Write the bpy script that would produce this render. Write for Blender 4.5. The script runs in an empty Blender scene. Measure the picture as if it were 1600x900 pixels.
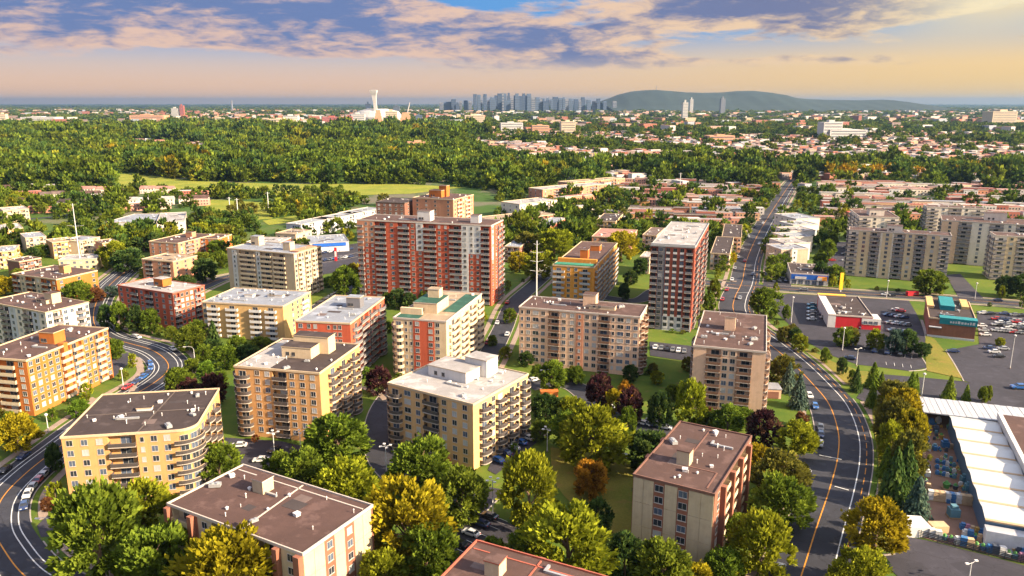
import bpy, math, random, bmesh
import numpy as np
from mathutils import Vector, Matrix
S = bpy.context.scene
COL = S.collection
R = math.radians
# ------------------------------------------------------------------ camera
CAMH = 100.0; FPX = 1200.0; TH = math.atan(290.0/FPX)
cam = bpy.data.cameras.new('camera'); cam.sensor_width = 36; cam.lens = 27.0
cam.clip_start = 1; cam.clip_end = 200000
co = bpy.data.objects.new('camera', cam); COL.objects.link(co)
co.location = (0, 0, CAMH); co.rotation_euler = (math.pi/2-TH, 0, 0)
S.camera = co
# ------------------------------------------------------------------ light
SUN_AZ = 114.0     # degrees to the right of the view direction (+Y)
SUN_EL = 27.0
EXPO = 2.97
S.view_settings.view_transform = 'Standard'; S.view_settings.look = 'None'
S.view_settings.exposure = EXPO; S.view_settings.gamma = 1.0
S.cycles.max_bounces = 6; S.cycles.diffuse_bounces = 4; S.cycles.glossy_bounces = 2
S.cycles.transmission_bounces = 4; S.cycles.volume_bounces = 0; S.cycles.transparent_max_bounces = 4
S.cycles.use_denoising = True; S.cycles.caustics_reflective = False; S.cycles.caustics_refractive = False
S.cycles.sample_clamp_indirect = 4.0
sl = bpy.data.lights.new('sun', 'SUN'); sl.energy = 2.3; sl.angle = R(0.8); sl.color = (1.0, 0.80, 0.56)
so = bpy.data.objects.new('sun', sl); COL.objects.link(so)
sd = Vector((math.sin(R(SUN_AZ))*math.cos(R(SUN_EL)), math.cos(R(SUN_AZ))*math.cos(R(SUN_EL)), math.sin(R(SUN_EL))))
so.rotation_euler = sd.to_track_quat('Z', 'Y').to_euler(); so.location = (300, 100, 300)
W = bpy.data.worlds.new('World'); S.world = W; W.use_nodes = True
WT = W.node_tree; WT.nodes.clear()
def N(t, typ, **k):
    n = t.nodes.new(typ)
    for a, b in k.items(): setattr(n, a, b)
    return n
class E:                                   # tiny node-expression helper
    def __init__(s, t, o): s.t, s.o = t, o
    def _m(s, op, *a):
        n = N(s.t, 'ShaderNodeMath', operation=op)
        for i, x in enumerate((s,)+a):
            if isinstance(x, E): s.t.links.new(x.o, n.inputs[i])
            else: n.inputs[i].default_value = x
        return E(s.t, n.outputs[0])
    def __add__(s, b): return s._m('ADD', b)
    def __sub__(s, b): return s._m('SUBTRACT', b)
    def __mul__(s, b): return s._m('MULTIPLY', b)
    def __truediv__(s, b): return s._m('DIVIDE', b)
    def __pow__(s, b): return s._m('POWER', b)
    def f(s, op, *a): return s._m(op, *a)
    def ss(s, a, b):
        n = N(s.t, 'ShaderNodeMapRange', interpolation_type='SMOOTHSTEP')
        s.t.links.new(s.o, n.inputs[0]); n.inputs[1].default_value = a; n.inputs[2].default_value = b
        return E(s.t, n.outputs[0])
def mixc(t, f, a, b, mode='MIX'):
    n = N(t, 'ShaderNodeMix', data_type='RGBA', blend_type=mode)
    for i, x in ((0, f), (6, a), (7, b)):
        if isinstance(x, E): t.links.new(x.o, n.inputs[i])
        elif i == 0: n.inputs[0].default_value = x
        else: n.inputs[i].default_value = (*x, 1)
    return E(t, n.outputs[2])
def comb(t, x, y, z):
    n = N(t, 'ShaderNodeCombineXYZ')
    for i, v in enumerate((x, y, z)):
        if isinstance(v, E): t.links.new(v.o, n.inputs[i])
        else: n.inputs[i].default_value = v
    return E(t, n.outputs[0])
def noise(t, vec, scale, detail=4, rough=.55, dist=0.0):
    n = N(t, 'ShaderNodeTexNoise'); n.inputs['Scale'].default_value = scale
    n.inputs['Detail'].default_value = detail; n.inputs['Roughness'].default_value = rough
    n.inputs['Distortion'].default_value = dist
    if vec is not None: t.links.new(vec.o, n.inputs['Vector'])
    return E(t, n.outputs[0])
def lin(c): return tuple(((x/255)/12.92 if x/255 <= .04045 else ((x/255+.055)/1.055)**2.4) for x in c)
SKYS = 0.15
def sky8(r, g, b):                          # colour a sky patch shows, as world radiance
    k = 1/(SKYS*2**EXPO); return tuple(x*k for x in lin((r, g, b)))
def build_sky():
    t = WT
    tc = N(t, 'ShaderNodeTexCoord'); sp = N(t, 'ShaderNodeSeparateXYZ'); t.links.new(tc.outputs['Generated'], sp.inputs[0])
    x, y, z = (E(t, sp.outputs[i]) for i in range(3))
    el = z.f('ARCSINE')*57.2958
    az = x.f('ARCTAN2', y)*57.2958
    ns = N(t, 'ShaderNodeTexSky', sky_type='NISHITA'); ns.sun_disc = False
    ns.sun_elevation = R(SUN_EL); ns.sun_rotation = R(SUN_AZ); ns.altitude = 100; ns.air_density = 1.2; ns.dust_density = 1.5
    nish = E(t, ns.outputs[0])
    right = az.ss(-15, 40)                                        # warmer towards the sun
    hor = mixc(t, right, sky8(255, 206, 164), sky8(255, 212, 126))
    mid = mixc(t, right, sky8(214, 200, 196), sky8(255, 216, 150))
    upp = mixc(t, right, sky8(96, 160, 226), sky8(128, 178, 222))
    base = mixc(t, el.ss(0.3, 3.4), hor, mid)
    base = mixc(t, el.ss(2.2, 5.6), base, upp)
    base = mixc(t, el.ss(9, 30), base, nish)
    # clouds: noise in direction space, flattened towards the horizon
    def cn(da, de, det):
        return noise(t, comb(t, (az+da)*0.062, (el+de)*0.27, 0.37), 1.55, det, .60, .35)
    n1 = cn(0, 0, 9); ns_ = cn(.9, -.28, 7)                       # second sample shifted towards the light
    fine = noise(t, comb(t, az*.22, el*.75, 4.2), 2.0, 7, .62, .4)
    def blob(a, e, wa, we, tilt=0.0):
        da = az-a; de = el-e-da*tilt
        q = (da*da)*(1/(wa*wa)) + (de*de)*(1/(we*we))
        return (q*-1).f('EXPONENT')
    m = blob(-31, 5.4, 9, 1.5, -.02) + blob(-21, 6.6, 10, 1.5, .0)*.5 + blob(-12, 5.5, 11, 1.7, -.05)*1.1 + blob(2, 4.5, 5, 1.1, -.06)*.9 + blob(18, 6.5, 9.5, 1.6, .02)*1.7 \
        + blob(27, 5.6, 6, .8, .14)*.8 + blob(6, 3.1, 6, .55, -.02)*.55 + blob(-20, 3.9, 6, .5, .02)*.6 + blob(19, 2.7, 10, .5)*.5 + blob(31, 3.9, 6, .4)*.45 + blob(5, 2.6, 5, .35)*.45 + blob(-14, 3.3, 8, .35)*.4 + blob(2, 6.6, 4, .9)*.3
    up = el.ss(8.5, 12)
    m = m + up*0.45 + el.ss(1.0, 3.0)*.06
    d = m*0.70 + (n1-0.5)*1.35 + (fine-.5)*.45
    cov = d.ss(.18, .38)
    emb = (ns_-n1)*2.8 + (fine-.5)*1.5
    core = (d*1.0-.02 + emb).ss(.12, .98)
    litc = mixc(t, right, sky8(238, 200, 178), sky8(255, 220, 166))
    dark = mixc(t, right, sky8(112, 132, 180), sky8(122, 120, 150))
    cl = mixc(t, core, litc, dark)
    glow = blob(31.5, 6.2, 6, 2.3, .1)
    cl = mixc(t, glow*.9, cl, sky8(255, 240, 200))
    base = mixc(t, glow*.85, base, sky8(255, 228, 172))
    low = el.ss(1.5, 3.4)
    out = mixc(t, cov*(low*.95), base, cl)
    gnd = mixc(t, el.ss(-1.0, 0.0), sky8(120, 130, 140), out)
    bg = N(t, 'ShaderNodeBackground'); bg.inputs[1].default_value = SKYS
    t.links.new(gnd.o, bg.inputs[0])
    ow = N(t, 'ShaderNodeOutputWorld'); t.links.new(bg.outputs[0], ow.inputs[0])
build_sky()
W.cycles.sampling_method = 'MANUAL'; W.cycles.sample_map_resolution = 512
# ------------------------------------------------------------------ helpers
ST, CT = math.sin(TH), math.cos(TH)
def P(u, v, z=0.0):
    """photo pixel (1600x900) -> world point on the level z"""
    b = (v-450)/FPX; dn = ST+b*CT; fw = CT-b*ST; k = (CAMH-z)/dn
    return Vector((k*(u-800)/FPX, k*fw, z))
def toPx(p):
    x, y, z = p[0], p[1], p[2]-CAMH
    d = y*CT-z*ST; up = y*ST+z*CT
    return 800+FPX*x/d, 450-FPX*up/d
def hgt(vb, vt):
    b = (vb-450)/FPX; Y = CAMH*(CT-b*ST)/(ST+b*CT)
    b = (vt-450)/FPX; return CAMH-Y*(ST+b*CT)/(CT-b*ST)
def link(o, parent=None):
    COL.objects.link(o)
    if parent is not None: o.parent = parent
    return o
def tag(o, label=None, cat=None, group=None, kind=None):
    if label: o['label'] = label
    if cat: o['category'] = cat
    if group: o['group'] = group
    if kind: o['kind'] = kind
    return o
def empty(name, loc=(0, 0, 0), rz=0.0):
    o = bpy.data.objects.new(name, None); o.location = loc; o.rotation_euler = (0, 0, rz); o.empty_display_size = 1
    return link(o)
class MB:
    def __init__(s): s.v = []; s.f = []; s.m = []
    def quad(s, a, b, c, d, m=0):
        n = len(s.v); s.v += [tuple(a), tuple(b), tuple(c), tuple(d)]; s.f.append((n, n+1, n+2, n+3)); s.m.append(m)
    def box(s, x0, x1, y0, y1, z0, z1, m=0, top=None, bottom=True):
        n = len(s.v)
        s.v += [(x0, y0, z0), (x1, y0, z0), (x1, y1, z0), (x0, y1, z0), (x0, y0, z1), (x1, y0, z1), (x1, y1, z1), (x0, y1, z1)]
        F = [(0, 1, 5, 4), (1, 2, 6, 5), (2, 3, 7, 6), (3, 0, 4, 7)]
        for f in F: s.f.append(tuple(n+i for i in f)); s.m.append(m)
        s.f.append((n+4, n+5, n+6, n+7)); s.m.append(m if top is None else top)
        if bottom: s.f.append((n+3, n+2, n+1, n)); s.m.append(m)
        return s
    def prism(s, poly, z0, z1, m=0, top=None, bottom=False, cap=True):
        n = len(s.v); k = len(poly)
        s.v += [(p[0], p[1], z0) for p in poly]+[(p[0], p[1], z1) for p in poly]
        for i in range(k):
            j = (i+1) % k; s.f.append((n+i, n+j, n+k+j, n+k+i)); s.m.append(m)
        if cap: s.f.append(tuple(n+k+i for i in range(k))); s.m.append(m if top is None else top)
        if bottom: s.f.append(tuple(n+i for i in range(k-1, -1, -1))); s.m.append(m)
        return s
    def tube(s, pts, rad, sides=6, m=0):
        rings = []
        for i, p in enumerate(pts):
            p = Vector(p); a = Vector(pts[max(0, i-1)]); b = Vector(pts[min(len(pts)-1, i+1)])
            d = (b-a).normalized() if (b-a).length > 1e-9 else Vector((0, 0, 1))
            x = d.orthogonal().normalized(); y = d.cross(x)
            r = rad[i] if isinstance(rad, (list, tuple)) else rad
            n = len(s.v)
            for k in range(sides):
                an = 2*math.pi*k/sides; s.v.append(tuple(p+x*(r*math.cos(an))+y*(r*math.sin(an))))
            rings.append(n)
        for a, b in zip(rings, rings[1:]):
            for k in range(sides):
                j = (k+1) % sides; s.f.append((a+k, a+j, b+j, b+k)); s.m.append(m)
        s.f.append(tuple(rings[-1]+k for k in range(sides))); s.m.append(m)
        s.f.append(tuple(rings[0]+k for k in range(sides-1, -1, -1))); s.m.append(m)
        return s
    def mesh(s, name, mats):
        me = bpy.data.meshes.new(name); me.from_pydata(s.v, [], s.f)
        if not isinstance(mats, (list, tuple)): mats = [mats]
        for m in mats: me.materials.append(m)
        if len(mats) > 1: me.polygons.foreach_set('material_index', s.m)
        me.update(); return me
    def build(s, name, mats, parent=None, loc=None, rz=None):
        o = bpy.data.objects.new(name, s.mesh(name, mats))
        if loc is not None: o.location = loc
        if rz is not None: o.rotation_euler = (0, 0, rz)
        return link(o, parent)
def inst(name, me, parent=None, loc=(0, 0, 0), rz=0.0, sc=None):
    o = bpy.data.objects.new(name, me); o.location = loc; o.rotation_euler = (0, 0, rz)
    if sc is not None: o.scale = sc if hasattr(sc, '__len__') else (sc, sc, sc)
    return link(o, parent)
# ------------------------------------------------------------------ materials
MATS = {}
def mat(name, col, rough=.85, var=.18, scale=.35, metal=0.0, spec=.3, streak=0.0, bump=0.0, bscale=4.0, spots=None):
    if name in MATS: return MATS[name]
    m = bpy.data.materials.new(name); m.use_nodes = True; t = m.node_tree
    b = t.nodes['Principled BSDF']; b.inputs['Roughness'].default_value = rough; b.inputs['Metallic'].default_value = metal
    b.inputs['Specular IOR Level'].default_value = spec
    g = N(t, 'ShaderNodeNewGeometry'); pos = E(t, g.outputs['Position'])
    n = noise(t, pos, scale, 5, .6)
    f = (n-.5)*(2*var)+1
    n3 = noise(t, pos, scale*6, 3, .6); f = f*((n3-.5)*var+1)
    if streak:
        mp = N(t, 'ShaderNodeMapping'); mp.inputs['Scale'].default_value = (1, 1, .06); t.links.new(pos.o, mp.inputs[0])
        f = f*((noise(t, E(t, mp.outputs[0]), 1.3, 3, .6)-.5)*(-2*streak)+1)
    c = N(t, 'ShaderNodeVectorMath', operation='SCALE'); c.inputs[0].default_value = col; t.links.new(f.o, c.inputs['Scale'])
    o = c.outputs[0]
    if spots:
        o = mixc(t, noise(t, pos, spots[1], 4, .6).ss(.52, .66)*spots[2], E(t, o), spots[0]).o
    t.links.new(o, b.inputs['Base Color'])
    if bump:
        bp = N(t, 'ShaderNodeBump'); bp.inputs['Strength'].default_value = bump; bp.inputs['Distance'].default_value = .1
        nb = noise(t, pos, bscale, 4, .6); t.links.new(nb.o, bp.inputs['Height']); t.links.new(bp.outputs[0], b.inputs['Normal'])
    MATS[name] = m; return m
def asphalt(name, col, big):
    m = mat(name, col, .85, .2, .05, bump=.25, bscale=5, spots=(tuple(x*1.45 for x in col), .3, .6)); t = m.node_tree; b = t.nodes['Principled BSDF']
    src = b.inputs['Base Color'].links[0].from_socket; pos = E(t, N(t, 'ShaderNodeNewGeometry').outputs['Position'])
    v1 = N(t, 'ShaderNodeTexVoronoi'); v1.inputs['Scale'].default_value = big; t.links.new(pos.o, v1.inputs['Vector'])
    sp = N(t, 'ShaderNodeSeparateXYZ'); t.links.new(v1.outputs['Color'], sp.inputs[0]); f = E(t, sp.outputs[0])*.34+.83
    v2 = N(t, 'ShaderNodeTexVoronoi', feature='DISTANCE_TO_EDGE'); v2.inputs['Scale'].default_value = big*1.9
    wob = noise(t, pos, .6, 4, .6); wv = N(t, 'ShaderNodeVectorMath', operation='ADD'); t.links.new(pos.o, wv.inputs[0]); t.links.new(comb(t, wob*4, wob*-3, 0.0).o, wv.inputs[1]); t.links.new(wv.outputs[0], v2.inputs['Vector'])
    f = f*(E(t, v2.outputs[0]).ss(0, .018)*.4+.6)
    sc = N(t, 'ShaderNodeVectorMath', operation='SCALE'); t.links.new(src, sc.inputs[0]); t.links.new(f.o, sc.inputs['Scale']); t.links.new(sc.outputs[0], b.inputs['Base Color']); return m
def wall(name, col):
    col = tuple(x*.76 for x in col); return mat('wall_'+name, col, .9, .15, .14, streak=.17, bump=.2, bscale=3, spots=(tuple(x*.78 for x in col), .35, .45))
def roofm(name, col): col = tuple(x*.5 for x in col); return mat('roof_'+name, col, .92, .34, .10, spots=(tuple(x*1.6+.01 for x in col), .22, .7), bump=.4, bscale=2)
WALL = dict(
    tan=wall('tan', (.60, .32, .125)), sand=wall('sand', (.63, .385, .17)), cream=wall('cream', (.66, .50, .32)), pale=wall('pale', (.80, .69, .56)),
    orange=wall('orange', (.52, .155, .03)), red=wall('red', (.52, .105, .05)), brick=wall('brick', (.29, .115, .07)), yellow=wall('yellow', (.64, .40, .16)),
    pink=wall('pink', (.76, .50, .33)), beige=wall('beige', (.52, .40, .28)), grey=wall('grey', (.42, .42, .43)), dark=wall('dark', (.17, .165, .18)),
    white=wall('white', (.64, .62, .60)), brown=wall('brown', (.24, .11, .075)), conc=wall('conc', (.56, .44, .29)), teal=wall('teal', (.02, .22, .25)),
    ltgrey=wall('ltgrey', (.58, .58, .6)), kred=wall('kred', (.55, .02, .03)), rbrown=wall('rbrown', (.36, .085, .05)), ochre=wall('ochre', (.62, .28, .045)), blue=wall('blue', (.02, .12, .5)), salmon=wall('salmon', (.58, .26, .15)))
ROOF = dict(
    dark=roofm('dark', (.075, .052, .048)), brown=roofm('brown', (.135, .075, .062)), white=roofm('white', (.50, .47, .45)), grey=roofm('grey', (.36, .39, .45)),
    green=roofm('green', (.035, .13, .09)), pinkish=roofm('pinkish', (.55, .27, .22)), red=roofm('red', (.52, .11, .07)), silver=roofm('silver', (.42, .45, .48)),
    tan=roofm('tan', (.48, .36, .24)), shingle=roofm('shingle', (.2, .14, .12)))
GLASS = [mat('glass_dark', (.025, .03, .038), .08, .5, .7, spec=.6), mat('glass_blue', (.07, .09, .13), .1, .5, .6, spec=.6), mat('glass_curtain', (.34, .34, .33), .35, .3, .6, spec=.5)]
M_FRAME = mat('window_frame', (.40, .37, .34), .6); M_FRAMED = mat('window_frame_dark', (.1, .09, .085), .6)
M_SLAB = mat('balcony_slab', (.36, .31, .26), .9)
RAIL = dict(dark=mat('rail_dark', (.06, .05, .048), .4, spec=.5), white=mat('rail_white', (.5, .49, .47), .6), grey=mat('rail_grey', (.3, .31, .33), .4), cream=mat('rail_cream', (.47, .37, .25), .8), brown=mat('rail_brown', (.15, .08, .05), .5), smoke=mat('rail_smoke', (.16, .15, .16), .25, spec=.6))
M_TRIM = dict(white=mat('trim_white', (.42, .36, .31), .7), dark=mat('trim_dark', (.09, .07, .06), .7), cream=mat('trim_cream', (.45, .34, .22), .8), red=mat('trim_red', (.32, .09, .055), .7), brown=mat('trim_brown', (.15, .075, .055), .7), grey=mat('trim_grey', (.28, .28, .28), .7))
M_METAL = mat('galvanised', (.36, .36, .36), .45, metal=.4); M_VENT = mat('vent_white', (.52, .5, .49), .6); M_POLE = mat('pole_white', (.52, .51, .49), .5)
M_WOODP = mat('pole_wood', (.2, .12, .07), .9)
M_RUB = mat('tyre_rubber', (.015, .015, .016), .8); M_ASPH = asphalt('asphalt', (.027, .028, .036), .05)
M_LOT = asphalt('asphalt_lot', (.030, .028, .036), .07)
M_CONC = mat('sidewalk_concrete', (.24, .18, .14), .9, .2, .3); M_KERB = mat('kerb_stone', (.29, .25, .22), .9)
M_LINEW = mat('line_white', (.5, .5, .48), .7, .25, 1.5); M_LINEY = mat('line_orange', (.46, .19, .02), .7, .25, 1.5)
M_PAVE = mat('yard_paving', (.19, .11, .075), .9, .25, .4)
M_SOIL = mat('mulch', (.12, .065, .035), .95)
def grass_mat(name, c1, c2, c3):
    m = bpy.data.materials.new(name); m.use_nodes = True; t = m.node_tree; b = t.nodes['Principled BSDF']
    b.inputs['Roughness'].default_value = .95; b.inputs['Specular IOR Level'].default_value = .1
    pos = E(t, N(t, 'ShaderNodeNewGeometry').outputs['Position'])
    a = noise(t, pos, .035, 6, .62); d = noise(t, pos, .3, 5, .65); e = noise(t, pos, 2.2, 3, .6)
    c = mixc(t, a.ss(.35, .65), c1, c2); c = mixc(t, d.ss(.52, .72)*.75, c, c3); c = mixc(t, e*.5, c, (.02, .05, .01), 'MIX') if False else c
    s = N(t, 'ShaderNodeVectorMath', operation='SCALE'); t.links.new(c.o, s.inputs[0]); t.links.new((e*.7+.65).o, s.inputs['Scale'])
    t.links.new(s.outputs[0], b.inputs['Base Color'])
    bp = N(t, 'ShaderNodeBump'); bp.inputs['Distance'].default_value = .3; bp.inputs['Strength'].default_value = .6
    t.links.new(e.o, bp.inputs['Height']); t.links.new(bp.outputs[0], b.inputs['Normal'])
    return m
M_GRASS = grass_mat('grass', (.052, .092, .014), (.088, .12, .016), (.15, .12, .036))
M_GRASSY = grass_mat('grass_dry', (.115, .125, .02), (.18, .145, .03), (.2, .125, .04))
M_FIELD = grass_mat('field_grass', (.14, .17, .022), (.21, .21, .03), (.23, .19, .045))
def ground_mat():
    m = bpy.data.materials.new('ground'); m.use_nodes = True; t = m.node_tree; b = t.nodes['Principled BSDF']
    b.inputs['Roughness'].default_value = .95; b.inputs['Specular IOR Level'].default_value = .1
    pos = E(t, N(t, 'ShaderNodeNewGeometry').outputs['Position'])
    a = noise(t, pos, .035, 6, .62); d = noise(t, pos, .3, 5, .65); e = noise(t, pos, 2.2, 3, .6)
    near = mixc(t, a.ss(.35, .65), (.05, .092, .013), (.092, .122, .016)); near = mixc(t, d.ss(.54, .72)*.7, near, (.14, .11, .036))
    g = noise(t, pos, .012, 6, .65); h = noise(t, pos, .0012, 4, .6)
    far = mixc(t, g.ss(.45, .6), (.04, .08, .015), (.12, .11, .075)); far = mixc(t, h.ss(.5, .62)*.5, far, (.05, .08, .03))
    sp = N(t, 'ShaderNodeSeparateXYZ'); t.links.new(pos.o, sp.inputs[0])
    c = mixc(t, E(t, sp.outputs[1]).ss(420, 800), near, far)
    s = N(t, 'ShaderNodeVectorMath', operation='SCALE'); t.links.new(c.o, s.inputs[0]); t.links.new((e*.6+.7).o, s.inputs['Scale'])
    t.links.new(s.outputs[0], b.inputs['Base Color'])
    return m
def leaf_mat(name, attr):
    """leaf colour = object colour (or instance colour), varied clump by clump"""
    m = bpy.data.materials.new(name); m.use_nodes = True; t = m.node_tree; t.nodes.clear()
    at = N(t, 'ShaderNodeAttribute', attribute_name='tint'); tv = E(t, at.outputs['Fac'])
    if attr == 'object': oc = E(t, N(t, 'ShaderNodeObjectInfo').outputs['Color'])
    else: oc = E(t, N(t, 'ShaderNodeAttribute', attribute_name='col', attribute_type='INSTANCER').outputs['Color'])
    s = N(t, 'ShaderNodeVectorMath', operation='SCALE'); t.links.new(oc.o, s.inputs[0]); t.links.new((tv*1.5+.30).o, s.inputs['Scale'])
    c = mixc(t, (tv-.45).f('MAXIMUM', 0.0)*.75, E(t, s.outputs[0]), mixc(t, .5, E(t, s.outputs[0]), (.30, .23, .02)))
    d = N(t, 'ShaderNodeBsdfDiffuse'); tr = N(t, 'ShaderNodeBsdfTranslucent'); mx = N(t, 'ShaderNodeMixShader'); mx.inputs[0].default_value = .38
    t.links.new(c.o, d.inputs[0]); t.links.new(c.o, tr.inputs[0]); t.links.new(d.outputs[0], mx.inputs[1]); t.links.new(tr.outputs[0], mx.inputs[2])
    o = N(t, 'ShaderNodeOutputMaterial'); t.links.new(mx.outputs[0], o.inputs[0]); return m
M_LEAF = leaf_mat('leaves', 'object'); M_LEAFI = leaf_mat('leaves_mass', 'inst')
M_BARK = mat('bark', (.13, .085, .055), .95, .3, 1.5)
# ------------------------------------------------------------------ the ground sheet and what lies on it
def prism_sheet(name, poly, z, m, kind='structure', parent=None, zb=None):
    b = MB(); b.prism(poly, z-.3 if zb is None else zb, z, 0); o = b.build(name, m, parent)
    if parent is None: tag(o, kind=kind)
    return o
gb = MB(); ys = [-400, 0, 300, 800, 2000, 6000, 20000, 45000]; xs = [-60000, -15000, -3000, -800, 0, 800, 3000, 15000, 60000]
for i in range(len(ys)-1):
    for j in range(len(xs)-1): gb.quad((xs[j], ys[i], 0), (xs[j+1], ys[i], 0), (xs[j+1], ys[i+1], 0), (xs[j], ys[i+1], 0))
tag(gb.build('ground', ground_mat()), kind='structure')
BLOCK = []      # (kind, data) footprints that trees and houses keep clear of
def pxpoly(pts, z=0): return [tuple(P(u, v))[:2] for u, v in pts]
def inpoly(x, y, poly):
    c = False; j = len(poly)-1
    for i in range(len(poly)):
        if (poly[i][1] > y) != (poly[j][1] > y) and x < (poly[j][0]-poly[i][0])*(y-poly[i][1])/(poly[j][1]-poly[i][1])+poly[i][0]: c = not c
        j = i
    return c
def blockpoly(poly, pad=0.0):
    xs_ = [p[0] for p in poly]; ys_ = [p[1] for p in poly]
    if pad:
        cx, cy = sum(xs_)/len(xs_), sum(ys_)/len(ys_)
        poly = [(cx+(p[0]-cx)*(1+pad/max(1, math.hypot(p[0]-cx, p[1]-cy))), cy+(p[1]-cy)*(1+pad/max(1, math.hypot(p[0]-cx, p[1]-cy)))) for p in poly]
        xs_ = [p[0] for p in poly]; ys_ = [p[1] for p in poly]
    BLOCK.append((min(xs_), max(xs_), min(ys_), max(ys_), poly))
def blocked(x, y, r=0.0):
    for a, b, c, d, poly in BLOCK:
        if a-r < x < b+r and c-r < y < d+r:
            if inpoly(x, y, poly): return True
            if r and any(inpoly(x+dx, y+dy, poly) for dx, dy in ((r, 0), (-r, 0), (0, r), (0, -r))): return True
    return False
def spline(pts, n=10):
    out = []
    Q = [Vector(p).to_2d() if len(p) > 2 else Vector(p) for p in pts]
    for i in range(len(Q)-1):
        a, b, c, d = Q[max(0, i-1)], Q[i], Q[i+1], Q[min(len(Q)-1, i+2)]
        for k in range(n):
            s = k/n; out.append(.5*((2*b)+(c-a)*s+(2*a-5*b+4*c-d)*s*s+(3*b-a-3*c+d)*s**3))
    out.append(Q[-1]); return out
def normals(pts):
    ns = []
    for i in range(len(pts)):
        d = pts[min(len(pts)-1, i+1)]-pts[max(0, i-1)]; d.normalize(); ns.append(Vector((d.y, -d.x)))   # to the right of travel
    return ns
def ribbon(b, pts, off0, off1, z0, z1, m=0, step=None, gaps=False):
    """strip between two offsets from a centreline; a solid when z0<z1, else a flat sheet"""
    ns = normals(pts)
    A = [p+n*off0 for p, n in zip(pts, ns)]; B = [p+n*off1 for p, n in zip(pts, ns)]
    for i in range(len(pts)-1):
        if step and (i % step[0]) >= step[1]: continue
        if gaps and any((((A[i]+B[i])*.5)-j).length < r for j, r in JUNC): continue
        b.quad((*A[i], z1), (*B[i], z1), (*B[i+1], z1), (*A[i+1], z1), m)
        if z0 is not None:
            b.quad((*A[i+1], z0), (*A[i], z0), (*A[i], z1), (*A[i+1], z1), m); b.quad((*B[i], z0), (*B[i+1], z0), (*B[i+1], z1), (*B[i], z1), m)
    return A, B
ZLEV = [0.02]
JUNC = [(P(u, v).to_2d(), r) for u, v, r in ((1268, 720, 10), (1166, 446, 11), (1108, 441, 8), (60, 832, 6), (1348, 616, 8), (1372, 880, 10), (203, 557, 5), (590, 660, 3), (800, 478, 6), (1235, 452, 6), (1440, 464, 6), (1505, 470, 6), (1390, 462, 4))]
def road(name, px, w, mats=None, walk=True, lines=(), n=10, world=False, kerb=True, block=True, left=True, right=True):
    pts = spline([P(u, v).to_2d() for u, v in px], n)
    ZLEV[0] += .004; z = ZLEV[0]
    b = MB(); ribbon(b, pts, -w/2, w/2, None, z); o = b.build(name, mats or M_ASPH); tag(o, kind='structure')
    for (off, lw, m, step, dz) in lines:
        b = MB(); ribbon(b, pts, off-lw/2, off+lw/2, None, z+.03+dz, 0, step); b.build('lane_line', m, o)
    for s, on in ((-1, left), (1, right)):
        if not on: continue
        if kerb:
            b = MB(); a, c = sorted((s*w/2, s*(w/2+.3))); ribbon(b, pts, a, c, 0, .15, gaps=True); tag(b.build('kerb', M_KERB), kind='structure')
        if walk:
            b = MB(); a, c = sorted((s*(w/2+1.8), s*(w/2+3.9))); ribbon(b, pts, a, c, 0, .11, gaps=True); tag(b.build('sidewalk', M_CONC), kind='structure')
    if block:
        ns = normals(pts); st = 3
        for i in range(0, len(pts)-1, st):
            j = min(len(pts)-1, i+st); h = w/2+2
            poly = [tuple(pts[i]-ns[i]*h), tuple(pts[i]+ns[i]*h), tuple(pts[j]+ns[j]*h), tuple(pts[j]-ns[j]*h)]; blockpoly(poly)
    return o, pts
def patch(name, px, m, z=None, block=True, smooth=False):
    poly = pxpoly(px)
    if smooth: poly = [tuple(p) for p in spline(poly+[poly[0]], 5)][:-1]
    if z is None: ZLEV[0] += .004; z = ZLEV[0]
    b = MB(); n = len(b.v); b.v = [(x, y, z) for x, y in poly]; b.f = [tuple(range(len(poly)))]; b.m = [0]
    me = b.mesh(name, m); bm = bmesh.new(); bm.from_mesh(me)
    for f in bm.faces:
        f.normal_update()
        if f.normal.z < 0: f.normal_flip()
    bm.to_mesh(me); bm.free()
    o = bpy.data.objects.new(name, me); link(o); tag(o, kind='structure')
    if block: blockpoly(poly)
    return o, poly
# ------------------------------------------------------------------ apartment buildings
M_PATCH = [mat('membrane_dark', (.045, .035, .034), .9, .3, .3), mat('membrane_pale', (.12, .085, .075), .9, .3, .3)]
_wc = {}
def window_mesh(w, h, g, dark=False, sill=True):
    k = (round(w, 1), round(h, 1), g, dark, sill)
    if k in _wc: return _wc[k]
    w, h = k[0], k[1]
    b = MB(); t = .07; y0, y1 = -.07, 0.0
    b.box(-w/2, w/2, y0, y1, 0, t, 0, bottom=True); b.box(-w/2, w/2, y0, y1, h-t, h, 0)
    b.box(-w/2, -w/2+t, y0, y1, t, h-t, 0, bottom=False); b.box(w/2-t, w/2, y0, y1, t, h-t, 0, bottom=False)
    if w > 1.0: b.box(-.03, .03, y0+.01, y1, t, h-t, 0, bottom=False)
    b.quad((-w/2+t, -.02, t), (w/2-t, -.02, t), (w/2-t, -.02, h-t), (-w/2+t, -.02, h-t), 1)
    if sill: b.box(-w/2-.08, w/2+.08, -.14, 0, -.1, 0, 2)
    _wc[k] = b.mesh('window', [M_FRAMED if dark else M_FRAME, GLASS[g], M_SLAB]); return _wc[k]
_bc = {}
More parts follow.
